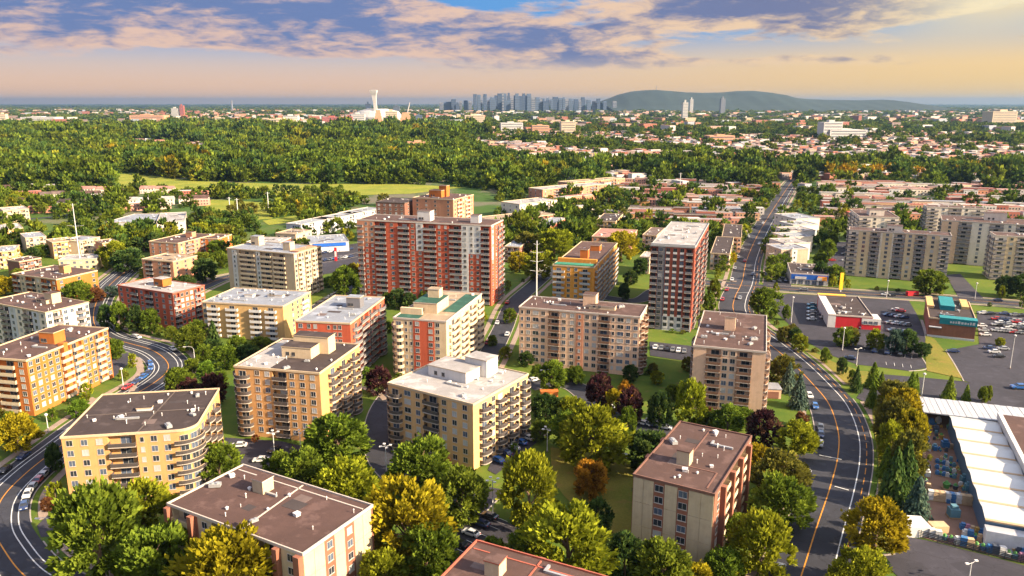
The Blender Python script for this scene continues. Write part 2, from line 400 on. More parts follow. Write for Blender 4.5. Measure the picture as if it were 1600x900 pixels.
def balcony_mesh(w, d, kind, rail, back=0.0):
    k = (round(w, 1), round(d, 1), kind, rail, round(back, 1))
    if k in _bc: return _bc[k]
    w, d = k[0], k[1]; b = MB()
    if kind == 'round':
        n = 9; cur = [(-w/2, back)] + [(-w/2*math.cos(math.pi*i/(n-1)), -d*(.35+.65*math.sin(math.pi*i/(n-1)))) for i in range(n)] + [(w/2, back)]
    else: cur = [(-w/2, back), (-w/2, -d), (w/2, -d), (w/2, back)]
    b.prism(cur, -.2, 0, 0, bottom=True)
    for (x0, y0), (x1, y1) in zip(cur, cur[1:]):
        if y0 >= -.01 and y1 >= -.01: continue
        dx, dy = x1-x0, y1-y0; L = math.hypot(dx, dy) or 1; nx, ny = -dy/L*.06, dx/L*.06
        z0, z1 = (.12, .98) if rail not in ('cream', 'white') else (-.05, .98)
        for zz0, zz1, mm, g in ((z0, z1, 1, 1.0), (z1, z1+.08, 2, 1.4)):
            q = [(x0, y0), (x1, y1), (x1+nx*g, y1+ny*g), (x0+nx*g, y0+ny*g)]
            b.prism(q, zz0, zz1, mm, bottom=True)
    _bc[k] = b.mesh('balcony', [M_SLAB, RAIL[rail], M_TRIM['cream'] if rail == 'cream' else (M_FRAME if rail in ('white',) else M_FRAMED)]); return _bc[k]
_pc = {}
def clutter_mesh(i):
    if i in _pc: return _pc[i]
    b = MB()
    if i == 0: b.tube([(0, 0, 0), (0, 0, .5)], .28, 8); b.tube([(0, 0, .5), (0, 0, .75)], [.42, .1], 8)
    elif i == 1: b.box(-.5, .5, -.5, .5, 0, .55); b.box(-.58, .58, -.58, .58, .55, .68)
    elif i == 2: b.tube([(0, 0, 0), (0, 0, .9)], .1, 6); b.tube([(0, 0, .9), (0, 0, 1.1)], [.2, .04], 6)
    else: b.box(-1.1, 1.1, -.6, .6, .15, .8); b.tube([(-.5, 0, .8), (-.5, 0, 1.0)], .42, 8); b.tube([(.5, 0, .8), (.5, 0, 1.0)], .42, 8)
    _pc[i] = b.mesh('roof_vent', M_VENT if i != 3 else M_METAL); return _pc[i]
SHORT = []   # (xy, short landmark name) for describing neighbours
def parse(s):
    out = []
    for tok in s.split():
        pans = tok.split('/'); kk = pans[0].split(':'); k = kk[0]; w = float(kk[1]) if len(kk) > 1 else {'w': 3.2, 'W': 4.2, 'n': 3.6, 's': 2.4, 'b': 4.6, 'r': 4.6, 'q': 4.6, 'f': .8, '.': 1.5, 'c': 5, 'x': 2.6}[k]
        out.append((k, w, pans[1:]))
    return out
def building(name, label, short, A, B, C=None, D=None, h=18.0, n=6, front='', right='', left='', back='', wallm='tan', roof='dark', trim='cream', rail='dark',
             pent=(), vents=8, seed=1, recess=1.3, corner=0.0, base=None, seams=(), rect=None, bal_d=1.1, dark_frames=False, over=.2, roof_parts=True, gl=(.46, .32, .22), cat='apartment building', depth=None, backdark=None):
    rnd = random.Random(seed)
    if rect: a2, b2, Dp = rect
    else:
        a2 = P(*A, h).to_2d(); b2 = P(*B, h).to_2d()
        ax = (b2-a2).normalized(); pv = Vector((-ax.y, ax.x))
        if depth: Dp = depth
        elif C is not None: Dp = (P(*C, h).to_2d()-b2).dot(pv)
        else: Dp = (P(*D, h).to_2d()-a2).dot(pv)
        if C is not None:                              # square the two measured edges up, the longer one counting more
            c2_ = P(*C, h).to_2d(); l1, l2 = (b2-a2).length, (c2_-b2).length; t1 = math.atan2((b2-a2).y, (b2-a2).x); t2 = math.atan2((c2_-b2).y, (c2_-b2).x)-math.pi/2
            t_ = t1+(t2-t1)*l2/(l1+l2); ax = Vector((math.cos(t_), math.sin(t_))); pv = Vector((-ax.y, ax.x)); Dp = (c2_-b2).dot(pv) if not depth else depth; a2 = b2-ax*((b2-a2).dot(ax))
    Lx = (b2-a2).length; rz = math.atan2((b2-a2).y, (b2-a2).x); Dp = max(Dp, 8)
    root = empty(name, (a2.x, a2.y, 0), rz); tag(root, label, cat)
    root['label'] = label
    ax = Vector((math.cos(rz), math.sin(rz))); pv = Vector((-ax.y, ax.x))
    fp = [a2, b2, b2+pv*Dp, a2+pv*Dp]; blockpoly([tuple(p) for p in fp], 1.5)
    ctr = (fp[0]+fp[2])*.5; SHORT.append((ctr, short, Lx, Dp))
    zb = .9; fh = (h-zb-.3)/n
    sides = [(Vector((0, 0)), Vector((1, 0)), Lx, front, 'front'), (Vector((Lx, 0)), Vector((0, 1)), Dp, right, 'right'),
             (Vector((Lx, Dp)), Vector((-1, 0)), Lx, back, 'back'), (Vector((0, Dp)), Vector((0, -1)), Dp, left, 'left')]
    poly = []; todo = []
    for (p0, d, L, spec, sn) in sides:
        nrm = Vector((d.y, -d.x)); x = 0.0; end = L
        if corner and sn == 'right': x = corner
        if corner and sn == 'front': end = L-corner
        poly.append(p0+d*x)
        if spec:
            bays = parse(spec); tot = sum(b[1] for b in bays); k = (end-x)/tot
            for (kd, w, pans) in bays:
                w *= k; q0, q1 = p0+d*x, p0+d*(x+w)
                if kd == 'b':
                    m_ = .12; poly += [q0+d*m_, q0+d*m_-nrm*recess, q1-d*m_-nrm*recess, q1-d*m_]
                todo.append((kd, (q0+q1)*.5, d, nrm, w, pans)); x += w
        if corner and sn == 'front':
            poly.append(p0+d*end)
            c0 = Vector((Lx-corner, corner))
            for i in range(1, 8):
                an = -math.pi/2+math.pi/2*i/8; poly.append(c0+Vector((math.cos(an), math.sin(an)))*corner)
    wb = MB(); wb.prism([tuple(p) for p in poly], 0, h, 0); wo = wb.build('wall', WALL[wallm], root)
    def put(nm, me, pos, nrm, z, parent=root):
        an = math.atan2(nrm.y, nrm.x)+math.pi/2
        return inst(nm, me, parent, (pos.x, pos.y, z), an)
    def g(): 
        r = rnd.random(); return 0 if r < gl[0] else (1 if r < gl[0]+gl[1] else 2)
    for (kd, c, d, nrm, w, pans) in todo:
        proud = 0.0
        for pn in pans:
            mt, _, rng = pn.partition('@'); i0, i1 = (int(v) for v in rng.split('-')) if rng else (0, n)
            b = MB(); dep = .5 if kd == 'f' else .12; proud = dep if kd != 'f' else 0
            yb = .02 if kd != 'b' else 0
            if kd == 'b': continue
            b.box(-w/2+.02, w/2-.02, -dep, .05, 0 if i0 == 0 else zb+i0*fh, h-.05 if i1 >= n else zb+i1*fh); put('wall_panel' if kd != 'f' else 'pilaster', b.mesh('wall_panel', WALL[mt]), c, nrm, 0)
        if kd == 'f' and not pans:
            b = MB(); b.box(-w/2, w/2, -1.25, .05, 0, h-.02); put('pilaster', b.mesh('pilaster', WALL['brick']), c, nrm, 0)
        if kd == 'c':        # storey-high concrete panels with open joints
            np_ = max(1, n//2+ (n % 2)); ph = (h-.5)/np_; nw = max(1, round(w/3.2)); b = MB(); b.box(-w/2/nw+.04, w/2/nw-.04, -.12, .02, .04, ph-.04); me = b.mesh('concrete_panel', WALL['conc'])
            for i in range(np_):
                for j in range(nw): put('concrete_panel', me, c+d*((j+.5)/nw-.5)*w, nrm, .3+i*ph)
        c2 = c+nrm*proud
        for i in range(n):
            z = zb+i*fh
            if kd == 'x':
                b = MB(); b.box(-w*.36, w*.36, -.1, .02, .1, 1.0)
                if i == 0: xm = b.mesh('spandrel', WALL['white'])
                put('spandrel', xm, c2, nrm, z-.05); put('window', window_mesh(min(1.7, w*.75), 1.6, g(), True, False), c2, nrm, z+1.0)
            elif kd in 'wWns':
                ww = dict(w=1.65, W=2.4, n=1.3, s=1.0)[kd]; ww = min(ww, w*.8); hh = 1.55 if kd != 's' else 1.4
                for s_ in ((-.5, .5) if kd == 'n' else (0,)):
                    put('window', window_mesh(ww, hh, g(), dark_frames), c2+d*(s_*w*.5), nrm, z+.85)
            elif kd == 'b':
                put('patio_door', window_mesh(min(w*.6, 2.6), 2.05, 0 if rnd.random() < .7 else g(), dark_frames, False), c-nrm*recess+d*rnd.uniform(-.1, .1)*w, nrm, z+.05)
                put('balcony', balcony_mesh(w-.35, bal_d*.55, 'rect', rail, recess-.05), c, nrm, z)
            elif kd in 'rq':
                put('patio_door', window_mesh(min(w*.55, 2.4), 2.05, 0 if rnd.random() < .7 else g(), dark_frames, False), c, nrm, z+.05)
                put('balcony', balcony_mesh(w-.3, bal_d*1.5 if kd == 'r' else bal_d, 'round' if kd == 'r' else 'rect', rail, -.02), c, nrm, z)
    if corner:                                       # balconies that wrap the rounded corner
        c0 = Vector((Lx-corner, corner)); b = MB(); n_ = 12; r0, r1 = corner-.05, corner+1.35
        arc = [math.radians(-97+104*i/(n_-1)) for i in range(n_)]
        b.prism([(r1*math.cos(a), r1*math.sin(a)) for a in arc]+[(r0*math.cos(a), r0*math.sin(a)) for a in reversed(arc)], -.2, 0, 0, bottom=True)
        for r_, za, zc, mi in ((r1, .05, .98, 1), (r1+.02, .98, 1.08, 2)):
            b.prism([(r_*math.cos(a), r_*math.sin(a)) for a in arc]+[((r_-.07)*math.cos(a), (r_-.07)*math.sin(a)) for a in reversed(arc)], za, zc, mi)
        me = b.mesh('balcony', [M_SLAB, RAIL[rail], M_TRIM['cream']])
        for i in range(n):
            inst('balcony', me, root, (c0.x, c0.y, zb+i*fh))
            for a in (-70, -35, -5):
                nr = Vector((math.cos(R(a)), math.sin(R(a)))); put('patio_door', window_mesh(2.0, 2.05, 0 if rnd.random() < .6 else 1, False, False), c0+nr*(corner-.02), nr, zb+i*fh+.05)
    # roof, parapet and what stands on it
    ov = over; b = MB()
    outl = [(-ov, -ov), (Lx-corner, -ov)]+[(Lx-corner+(corner+ov)*math.cos(-math.pi/2+math.pi/2*i/8), corner+(corner+ov)*math.sin(-math.pi/2+math.pi/2*i/8)) for i in range(1, 8)]+[(Lx+ov, corner), (Lx+ov, Dp+ov), (-ov, Dp+ov)] if corner else [(-ov, -ov), (Lx+ov, -ov), (Lx+ov, Dp+ov), (-ov, Dp+ov)]
    b.prism(outl, h-.02, h+.25, 1, top=0, bottom=True); ro = b.build('roof', [ROOF[roof], M_TRIM[trim]], root)
    cx, cy = Lx/2, Dp/2; b = MB(); m = len(outl)
    inn = []
    for (px_, py_) in outl:
        inn.append((px_+(.28 if px_ < cx else -.28), py_+(.28 if py_ < cy else -.28)))
    for i in range(m):
        j = (i+1) % m; b.prism([outl[i], outl[j], inn[j], inn[i]], h+.22, h+.62, 0)
    b.build('parapet', M_TRIM[trim], root)
    if roof_parts:
        for (fx, fy, wx, wy, hz, mt) in pent:
            x0, y0 = fx*Lx, fy*Dp; b = MB(); b.box(x0, x0+wx, y0, y0+wy, h+.2, h+hz); pe = b.build('penthouse', WALL[mt], root)
            b = MB(); b.box(x0-.15, x0+wx+.15, y0-.15, y0+wy+.15, h+hz, h+hz+.25, 1, top=0); b.build('penthouse_roof', [ROOF[roof], M_TRIM[trim]], pe)
            if wx > 5:
                for q in range(2): inst('window', window_mesh(1.1, 1.2, 0, True), pe, (x0+wx*(.2+.2*q), y0, h+.9), 0)
        for i in range(int(vents*1.5)):
            for _ in range(10):
                x, y = rnd.uniform(1.5, Lx-1.5), rnd.uniform(1.5, Dp-1.5)
                if not any(p[0]*Lx-1 < x < p[0]*Lx+p[2]+1 and p[1]*Dp-1 < y < p[1]*Dp+p[3]+1 for p in pent): break
            inst('roof_vent', clutter_mesh(rnd.choice((0, 0, 1, 2, 2, 2, 3) if vents > 6 else (0, 1, 2))), root, (x, y, h+.24), rnd.uniform(0, 3), rnd.uniform(.7, 1.15))
        if Lx > 15 and Dp > 12:
            for i in range(3):                              # repaired membrane and a duct run
                x, y, wx, wy = rnd.uniform(.08, .7)*Lx, rnd.uniform(.08, .75)*Dp, rnd.uniform(2, 6), rnd.uniform(1.5, 4); b = MB(); b.box(x, min(x+wx, Lx-1), y, min(y+wy, Dp-1), h+.2, h+.27+.01*i); b.build('roof_patch', M_PATCH[i % 2], root)
            x, y = rnd.uniform(.15, .6)*Lx, rnd.uniform(.15, .85)*Dp; b = MB(); b.box(x, x+min(6, Lx*.3), y, y+.5, h+.3, h+.8); b.box(x, x+.5, y, y+2.2, h+.3, h+.78); b.build('roof_duct', M_METAL, root)
        for (x0, y0, x1, y1) in seams:
            b = MB(); p, q = Vector((x0*Lx, y0*Dp)), Vector((x1*Lx, y1*Dp)); dd = (q-p).normalized(); nn = Vector((-dd.y, dd.x))*.16
            b.prism([tuple(p-nn), tuple(q-nn), tuple(q+nn), tuple(p+nn)], h+.2, h+.38); b.build('roof_seam', M_TRIM['dark' if trim == 'cream' else trim], root)
    return root, dict(Lx=Lx, Dp=Dp, h=h, fh=fh, zb=zb)
def bl(*a, **k): return building(*a, **k)
F = {}
F[1] = bl('apartment_building', 'tan brick six-storey block with rounded corner balconies beside the bending road', 'the tan block with rounded corner', (93, 688), (304, 673), (347, 609), h=17.8, n=6, wallm='tan', roof='dark', trim='cream', corner=4.2, bal_d=1.2,
   front='w:3.4 w:3.4 w:3.6 b:6.8 s:2.6 w:3 w:3.2 .:1', right='.:1 r:5.5 .:1 r:5.5 .:1 r:5.5 .:5', vents=16, seed=3, seams=((.02, .48, .98, .5), (.56, .02, .62, .98)), pent=((.42, .52, 3.8, 1.6, .9, 'ltgrey'),))
F[2] = bl('apartment_building', 'brown-roofed concrete block with brick pilasters at the bottom, nearest the lower left', 'the concrete block with brick pilasters', (277, 782), (473, 868), (568, 788), h=15.8, n=5, wallm='conc', roof='brown', trim='white', rail='cream', vents=11, seed=5, recess=1.5,
   front='f:.9 b:5 f:1 .:.5/brick w:3.4 b:5.2 f:1 .:.5/brick w:3 b:5.2 f:1 .:.5 w:3 f:1.2', right='c:6.5 w:3.2/brick c:3.4 w:3.2/brick c:6.2 .:.6/brick', pent=((.30, .62, 3.2, 3.2, 3.2, 'conc'),), seams=((.56, .02, .5, .98), (.02, .9, .98, .9)))
F[4] = bl('apartment_building', 'concrete-panel block with two brick window strips and a brown roof, beside the right road', 'the concrete-panel block', (990, 744), (1116, 775), (1174, 684), h=18.0, n=6, wallm='conc', roof='brown', trim='brown', rail='cream', vents=12, seed=8, recess=1.5,
   front='c:5.6 W:2.9/brick c:3.4 W:2.9/brick c:6.4', right='.:1.2/brick w:2.6/brick f:1 b:5 f:1 b:5 f:1 b:5 f:1 w:3/brick', left='.:1/brick b:5 f:1 b:5 f:1 b:5 .:1/brick', pent=((.36, .30, 3.0, 3.0, 3.6, 'conc'),), seams=((.45, .42, .45, .96), (.45, .3, .88, .3), (.88, .3, .88, .06)))
F[5] = bl('apartment_building', 'tan seven-storey block with white roof, white penthouse and curved dark balconies', 'the white-roofed tan block', (607, 600), (739, 634), (824, 586), h=19.4, n=7, wallm='sand', roof='white', trim='cream', rail='dark', vents=13, seed=11, bal_d=1.35,
   front='r:4.5 W:3.2 w:3.2 b:4.8 w:3 w:3 w:3 .:.8', right='.:2.8 r:5 .:1 w:2 r:5 .:1 r:5 w:2 r:4.5', left='r:4 w r:4 w r:4', pent=((.18, .42, 14, 9, 3.4, 'white'), (.45, .68, 8, 6, 5.4, 'white')))
F[6] = bl('apartment_building', 'tan eight-storey block with half white, half dark roof and curved black balconies', 'the tan block with two-tone roof', (366, 574), (499, 585), (562, 540), h=22.0, n=8, wallm='tan', roof='dark', trim='cream', rail='dark', vents=12, seed=13, bal_d=1.35,
   front='r:4.6 .:.6 w:3 w:3 b:4.4 w:3 w:3 w:3 .:.6', right='.:4 r:5 .:1 r:5 .:1 r:4.6 .:1.5', left='r:4 w r:4', pent=((.34, .40, 10, 6.5, 3.6, 'cream'), (.38, .60, 12, 5, 5.6, 'cream')))
F[7] = bl('apartment_building', 'long orange brick block with brown roof at the left edge', 'the orange brick block', (-40, 556), (41, 565), (163, 514), h=18.8, n=7, wallm='orange', roof='brown', trim='cream', rail='cream', vents=13, seed=17, bal_d=1.3,
   front='w w b:5 w', right='w:3 w:3 s:2.4 w:3 w:3 b:5 .:.6 b:5 .:.6 w:2.6 w:3 b:4.5 w:3', left='w w', pent=((.52, .45, 6, 5, 4.2, 'orange'),))
F[8] = bl('apartment_building', 'cream and grey block with dark roof and cream stair tower at the left edge', 'the cream and grey block', (-25, 473), (71, 490), (140, 474), h=17.2, n=6, wallm='pale', roof='brown', trim='cream', rail='smoke', vents=11, seed=19,
   front='w/ltgrey w b:4.5 w/ltgrey w b:4.5 w/ltgrey w', right='w:3 b:4.4 w:3 w:3 r:4.5 w:2', pent=((.60, .55, 5, 4, 4.4, 'cream'), (.50, .48, 7, 3, 1.6, 'cream')))
F[9] = bl('apartment_building', 'red brick six-storey block with pale roof behind four street trees', 'the red brick block with pale roof', (184, 447), (270, 460), (319, 447), h=16.5, n=6, wallm='red', roof='white', trim='red', rail='smoke', vents=6, seed=23,
   front='w w b:3.8 w b:4 w w w', right='b:4.2 w w:3 w b:4.2 w', pent=((.42, .42, 6, 5, 3.6, 'orange'),))
F[10] = bl('apartment_building', 'yellow brick block with grey roof and stacked white balconies', 'the yellow block with white balconies', (316, 473), (442, 480), (485, 457), h=15.4, n=6, wallm='yellow', roof='grey', trim='cream', rail='white', vents=14, seed=29,
   front='w:2 q:5 .:2.4 q:5 .:3 .:1.5 q:4.6 .:1.5 q:4.6 .:2.5', right='.:4 w:3 w:3 q:4 w:3', pent=((.35, .45, 4, 2.4, 1.4, 'white'), (.62, .52, 7, 2.6, 1.2, 'white')))
F[11] = bl('apartment_building', 'red-orange brick block with grey roof and dark rooftop cabin', 'the red block with grey roof', (463, 502), (547, 507), (597, 466), h=22.4, n=8, wallm='red', roof='grey', trim='cream', rail='smoke', vents=7, seed=31, bal_d=1.3,
   front='w n:4 .:2 s n:3 .:2.5', right='.:1 r:4.6 .:.6/red b:5 .:.6/red b:5 .:.6 r:4.6 .:.8', pent=((.55, .55, 5.5, 4.5, 4.2, 'dark'),))
F[12] = bl('apartment_building', 'nine-storey beige block with wide front balconies and two rooftop towers', 'the beige block with two rooftop towers', (354, 389), (459, 398), (502, 386), h=24.0, n=9, wallm='beige', roof='grey', trim='cream', rail='cream', vents=4, seed=37,
   front='.:2 s:2/white .:1 b:6.5 .:.6 s:1.6/white b:4.6 .:.6 b:5 .:3.6', right='w b:4 w b:4 w b:4 w b:4', pent=((.12, .55, 5.5, 4.5, 5.0, 'cream'), (.72, .3, 4.5, 4, 4.4, 'cream')))
F[13] = bl('apartment_building', 'cream stepped block with green roof terraces and a red brick front panel', 'the cream block with green terraces', (616, 497), (697, 504), (750, 460), h=22.0, n=8, wallm='cream', roof='tan', trim='white', rail='cream', vents=3, seed=41, bal_d=1.3,
   front='r:3.6 s:2 s:1.6 w:3.2/red .:2/red w:2.6/red w:2.4 .:2', right='.:1.5 r:4.8 .:.8 r:4.8 .:.8 r:4.8 .:.6 r:4.6', left='r:4.4 w r:4.4', pent=((.20, .22, 9.5, 13, 4.0, 'cream'), (.34, .40, 4.6, 4, 7.5, 'cream')))
F[14] = bl('apartment_tower', 'wide red brick tower of fourteen storeys with white panels and balcony columns', 'the wide red tower', (555, 345), (767, 354), (791, 345), h=40.5, n=14, wallm='red', roof='brown', trim='white', rail='smoke', vents=6, seed=43, cat='apartment tower', recess=1.4,
   front='q:2.6/salmon@9-14 n:4.4/salmon@10-14 b:4.6 w:4.6 b:4.6 w:2.6 w:2.8/white@9-14 b:5 n:4.8 b:4.8 w:2.6/white n:4.6/white@9-14 b:3.2 .:.6', right='.:1 w:2.4/white@8-14 .:3 w:2.5 q:4 .:1 q:4', pent=((.43, .3, 7, 5.5, 5.2, 'white'), (.82, .35, 4.5, 4.5, 4.0, 'white')))
F[15] = bl('apartment_building', 'stepped orange-red block rising behind the wide red tower', 'the stepped orange-red block', (643, 310), (708, 313), (742, 305), h=33, n=11, wallm='salmon', roof='brown', trim='cream', rail='cream', vents=4, seed=47,
   front='w w:2.6 w .:1 w', right='w:3 b:4 w:3 b:4 w:3', pent=((.25, .3, 10, 8, 5, 'orange'), (.42, .45, 6, 5, 8, 'orange')))
bl('apartment_building', 'dark brown brick wing beside the stepped orange-red block', 'the dark brown wing', (592, 315), (632, 318), (645, 311), h=30, n=10, wallm='brown', roof='dark', trim='dark', rail='dark', vents=3, seed=48, front='w w w w w', right='w w')
F[16] = bl('apartment_building', 'orange block with green awning on its roof terrace and grey balconies', 'the orange block with green awning', (864, 415), (928, 419), (964, 381), h=22.4, n=8, wallm='ochre', roof='brown', trim='cream', rail='grey', vents=3, seed=53, bal_d=1.2,
   front='q:4 w:2.4 w:2.4 q:3.6 .:1', right='.:1 q:4.5 .:.6 q:4.5 .:.6 q:4.5 .:.6 q:4.5', pent=((.45, .30, 4, 4, 4.6, 'orange'), (.5, .62, 5, 6, 3.0, 'orange')))
F[17] = bl('apartment_tower', 'grey, red and white chequered tower with white roof and grey corner', 'the chequered tower', (1018, 383), (1086, 388), (1102, 350), h=38.2, n=13, wallm='rbrown', roof='white', trim='grey', rail='smoke', vents=14, seed=59, cat='apartment tower', dark_frames=True,
   front='b:3.4 w:2.8/dark .:.6/dark x:2.5/white@0-2 .:.7/white@0-2 x:2.5/white@0-2 .:.7/white@0-2 x:2.5/white@0-2 .:.4/white@0-2 b:3.4 .:.6/white@0-2', right='.:1 q:4.4 w q:4.4 w q:4.4 w', gl=(.7, .25, .05))
F[18] = bl('apartment_building', 'long pinkish-beige eight-storey block with brown roof, centre of the picture', 'the long pink-beige block', (810, 482), (1000, 497), (1015, 479), h=22.8, n=8, wallm='pink', roof='brown', trim='white', rail='brown', vents=12, seed=61,
   front='s:2.2 w:2.4 W:3 w:2.4 .:.6 b:4.2 w:3 w:2.8 s:2.6/salmon w:2.6 w:2.6 b:4.2 s:2 W:3 w:2.4 w:2.6', right='r:4 w r:4 w', pent=((.50, .45, 5, 4.5, 5.2, 'pink'), (.56, .35, 10, 3, 1.6, 'cream')))
F[19] = bl('apartment_building', 'pinkish-beige eight-storey block with brown roof beside the road bend', 'the pink-beige block by the bend', (1084, 541), (1197, 552), (1196, 495), h=21.8, n=8, wallm='pink', roof='brown', trim='white', rail='brown', vents=14, seed=67,
   front='.:4.4 b:5.4 w:2.6 w:2.6 b:5.4 .:4.4', right='r:4.4 w r:4.4 w', left='r:4.4 w w r:4.4 w', pent=((.38, .48, 3.6, 5, 5.0, 'pink'),))
F[20] = bl('apartment_tower', 'ten-storey beige slab with balcony columns behind a round dark tree', 'the front beige slab', (1327, 360), (1487, 370), h=26.9, n=10, depth=13, wallm='pale', roof='brown', trim='white', rail='smoke', vents=6, seed=71, cat='apartment tower',
   front='q:4.4 w:5/cream b:4.6 .:.8 w:4.2/cream .:.6 b:5 w:4/cream b:4.8 w:5.5/cream q:4.6', left='q w q', pent=((.38, .3, 8, 6, 3.5, 'pale'),))
bl('apartment_tower', 'beige rear wing rising behind the front beige slab', 'the beige rear wing', (1343, 339), (1405, 341), h=26.9, n=10, depth=34, wallm='pale', roof='brown', trim='white', rail='smoke', vents=4, seed=72, cat='apartment tower', front='q w w q', left='q w q w q', right='q w q w', pent=((.3, .2, 9, 9, 4, 'pale'),))
F[21] = bl('apartment_tower', 'beige ten-storey slab behind and right of the front slab', 'the rear beige slab', (1472, 345), (1640, 355), h=26.9, n=10, depth=26, wallm='pale', roof='brown', trim='white', rail='smoke', vents=5, seed=73, cat='apartment tower', front='w:6/pink b:4.8 w:6 b:5 w:4 b:5 w:6', left='q:4 w b:4.6 w q:4', pent=((.42, .5, 12, 6, 5, 'pale'),))
bl('apartment_tower', 'beige slab with balconies at the far right edge', 'the beige slab at the right edge', (1556, 369), (1660, 374), h=25.5, n=9, depth=14, wallm='pale', roof='brown', trim='white', rail='smoke', vents=4, seed=74, cat='apartment tower', front='q:4.5 w:4/cream b:5 w:5/cream q:4 w', left='q w q')
bl('apartment_tower', 'beige slab end partly hidden behind the rear wing', 'the half-hidden beige slab', (1449, 324), (1540, 327), h=26.9, n=10, depth=12, wallm='pale', roof='brown', trim='white', rail='smoke', vents=3, seed=75, cat='apartment tower', front='q:4 w b w q', left='q w q')
F[24] = bl('apartment_building', 'small four-storey red-orange brick block with tan roof', 'the small red-orange block', (225, 405), (270, 410), (304, 400), h=11.5, n=4, wallm='salmon', roof='tan', trim='cream', rail='smoke', vents=5, seed=79, front='.:1.5 b:4 .:2 w b:4 .:1.5', right='w w w')
bl('apartment_building', 'low brown-roofed orange block with a rooftop cabin behind the small red-orange one', 'the low brown-roofed block', (237, 377), (278, 381), (330, 367), h=11.2, n=4, wallm='salmon', roof='brown', trim='cream', rail='smoke', vents=6, seed=80, front='w w w w', right='w b w b w', pent=((.5, .6, 5, 4, 3.5, 'salmon'),))
bl('apartment_building', 'small orange block end right of the low brown-roofed block', 'the small orange block end', (318, 372), (340, 374), (356, 367), h=10.6, n=4, wallm='orange', roof='brown', trim='cream', rail='smoke', vents=2, seed=81, front='w w w', right='w w')
F[26] = bl('apartment_building', 'brown-roofed four-storey block with orange end wall behind the cream and grey block', 'the brown-roofed block with orange end', (28, 427), (88, 438), (145, 423), h=12.5, n=4, wallm='orange', roof='brown', trim='cream', rail='smoke', vents=9, seed=83, front='b:4/beige w/beige b:5 w/beige b:5 w', right='w .:3 w .:2 w', pent=((.6, .5, 4, 4, 4, 'tan'),))
LOWL = [((-12, 361), (36, 357), 30, 'tan', 'white', 'with grey roof edge at the left border'), ((40, 373), (72, 370), 24, 'cream', 'grey', 'between the left trees'), ((-8, 395), (22, 393), 22, 'yellow', 'grey', 'cut by the left border'),
        ((82, 380), (118, 376), 16, 'tan', 'tan', 'left of the white mast'), ((124, 378), (156, 371), 16, 'cream', 'grey', 'right of the white mast'), ((160, 381), (185, 378), 14, 'salmon', 'brown', 'behind the big yellow-green trees'), ((30, 410), (64, 404), 12, 'brown', 'brown', 'beside the yellow tree at the left'), ((5, 330), (45, 327), 25, 'cream', 'white', 'at the foot of the left treed slope')]
for i, (a, b_, dp, wm, rm, ds) in enumerate(LOWL):
    bl('apartment_building', 'low %s flat-roofed apartment block %s' % (wm, ds), 'the low left blocks', a, b_, h=10.5, n=3, depth=dp, wallm=wm, roof=rm, trim='cream', rail='cream', vents=4, seed=90+i, front='w b:4 w w b:4 w', right='w w b:4 w', cat='apartment building')
LONGW = [((447, 350), (470, 352), 40, 'ltgrey', 'silver', 'nearest'), ((488, 342), (512, 344), 44, 'ltgrey', 'silver', 'second'), ((528, 333), (552, 335), 40, 'white', 'silver', 'third')]
for i, (a, b_, dp, wm, rm, ds) in enumerate(LONGW):
    bl('townhouse_block', 'pale grey townhouse block with metal roof, %s of its stepped row' % ds, 'the stepped grey townhouse row', a, b_, h=10, n=3, depth=dp, wallm=wm, roof=rm, trim='white', rail='grey', vents=3, seed=110+i, front='w w w', right='w w b:4 w w b:4 w w', cat='townhouses')
bl('low_building', 'low cream commercial building in front of the grey townhouse row', 'the low cream shop', (434, 364), (462, 367), (482, 360), h=8, n=2, wallm='cream', roof='tan', trim='cream', vents=4, seed=120, front='W W W', right='W W W', cat='shop')
bl('low_building', 'low white-roofed building behind the beige block with rooftop towers', 'the white-roofed shop', (390, 377), (436, 380), (445, 372), h=7, n=2, wallm='red', roof='white', trim='white', vents=4, seed=121, front='W W W W', cat='shop')
bl('low_building', 'long white-roofed hall left of the small red-orange block', 'the long white hall', (90, 408), (150, 405), (166, 397), h=7, n=2, wallm='cream', roof='white', trim='white', vents=5, seed=122, front='w w w w w w', cat='hall')
bl('school_building', 'long blue-grey and white flat-roofed school beyond the trees', 'the flat-roofed school', (176, 345), (240, 348), (262, 335), h=9, n=2, wallm='ltgrey', roof='grey', trim='white', vents=6, seed=123, front='W W W W W W', cat='school')
bl('school_building', 'white-roofed hall of the flat-roofed school', 'the school hall', (245, 348), (288, 346), (290, 332), h=10, n=2, wallm='pale', roof='white', trim='white', vents=3, seed=124, front='w w w w', cat='school hall')
DIAG = [((746, 340), (775, 346), 62, 'brick', 'tan', 9, 'brown-roofed long apartment row, nearest on the diagonal street'), ((783, 316), (812, 320), 48, 'pale', 'white', 12, 'pale boxy building with white roof along the diagonal street'), ((826, 294), (848, 297), 95, 'salmon', 'white', 10, 'long white-roofed brick row farther up the diagonal street'), ((872, 284), (888, 286), 90, 'salmon', 'tan', 11, 'tan-roofed brick row at the top of the diagonal street')]
for i, (a, b_, dp, wm, rm, hh, ds) in enumerate(DIAG):
    bl('row_building', ds, 'the diagonal street rows', a, b_, h=hh, n=3, depth=dp, wallm=wm, roof=rm, trim='cream', rail='smoke', vents=6, seed=130+i, front='w w w', right='w w b w w b w w b w w', cat='apartment row')
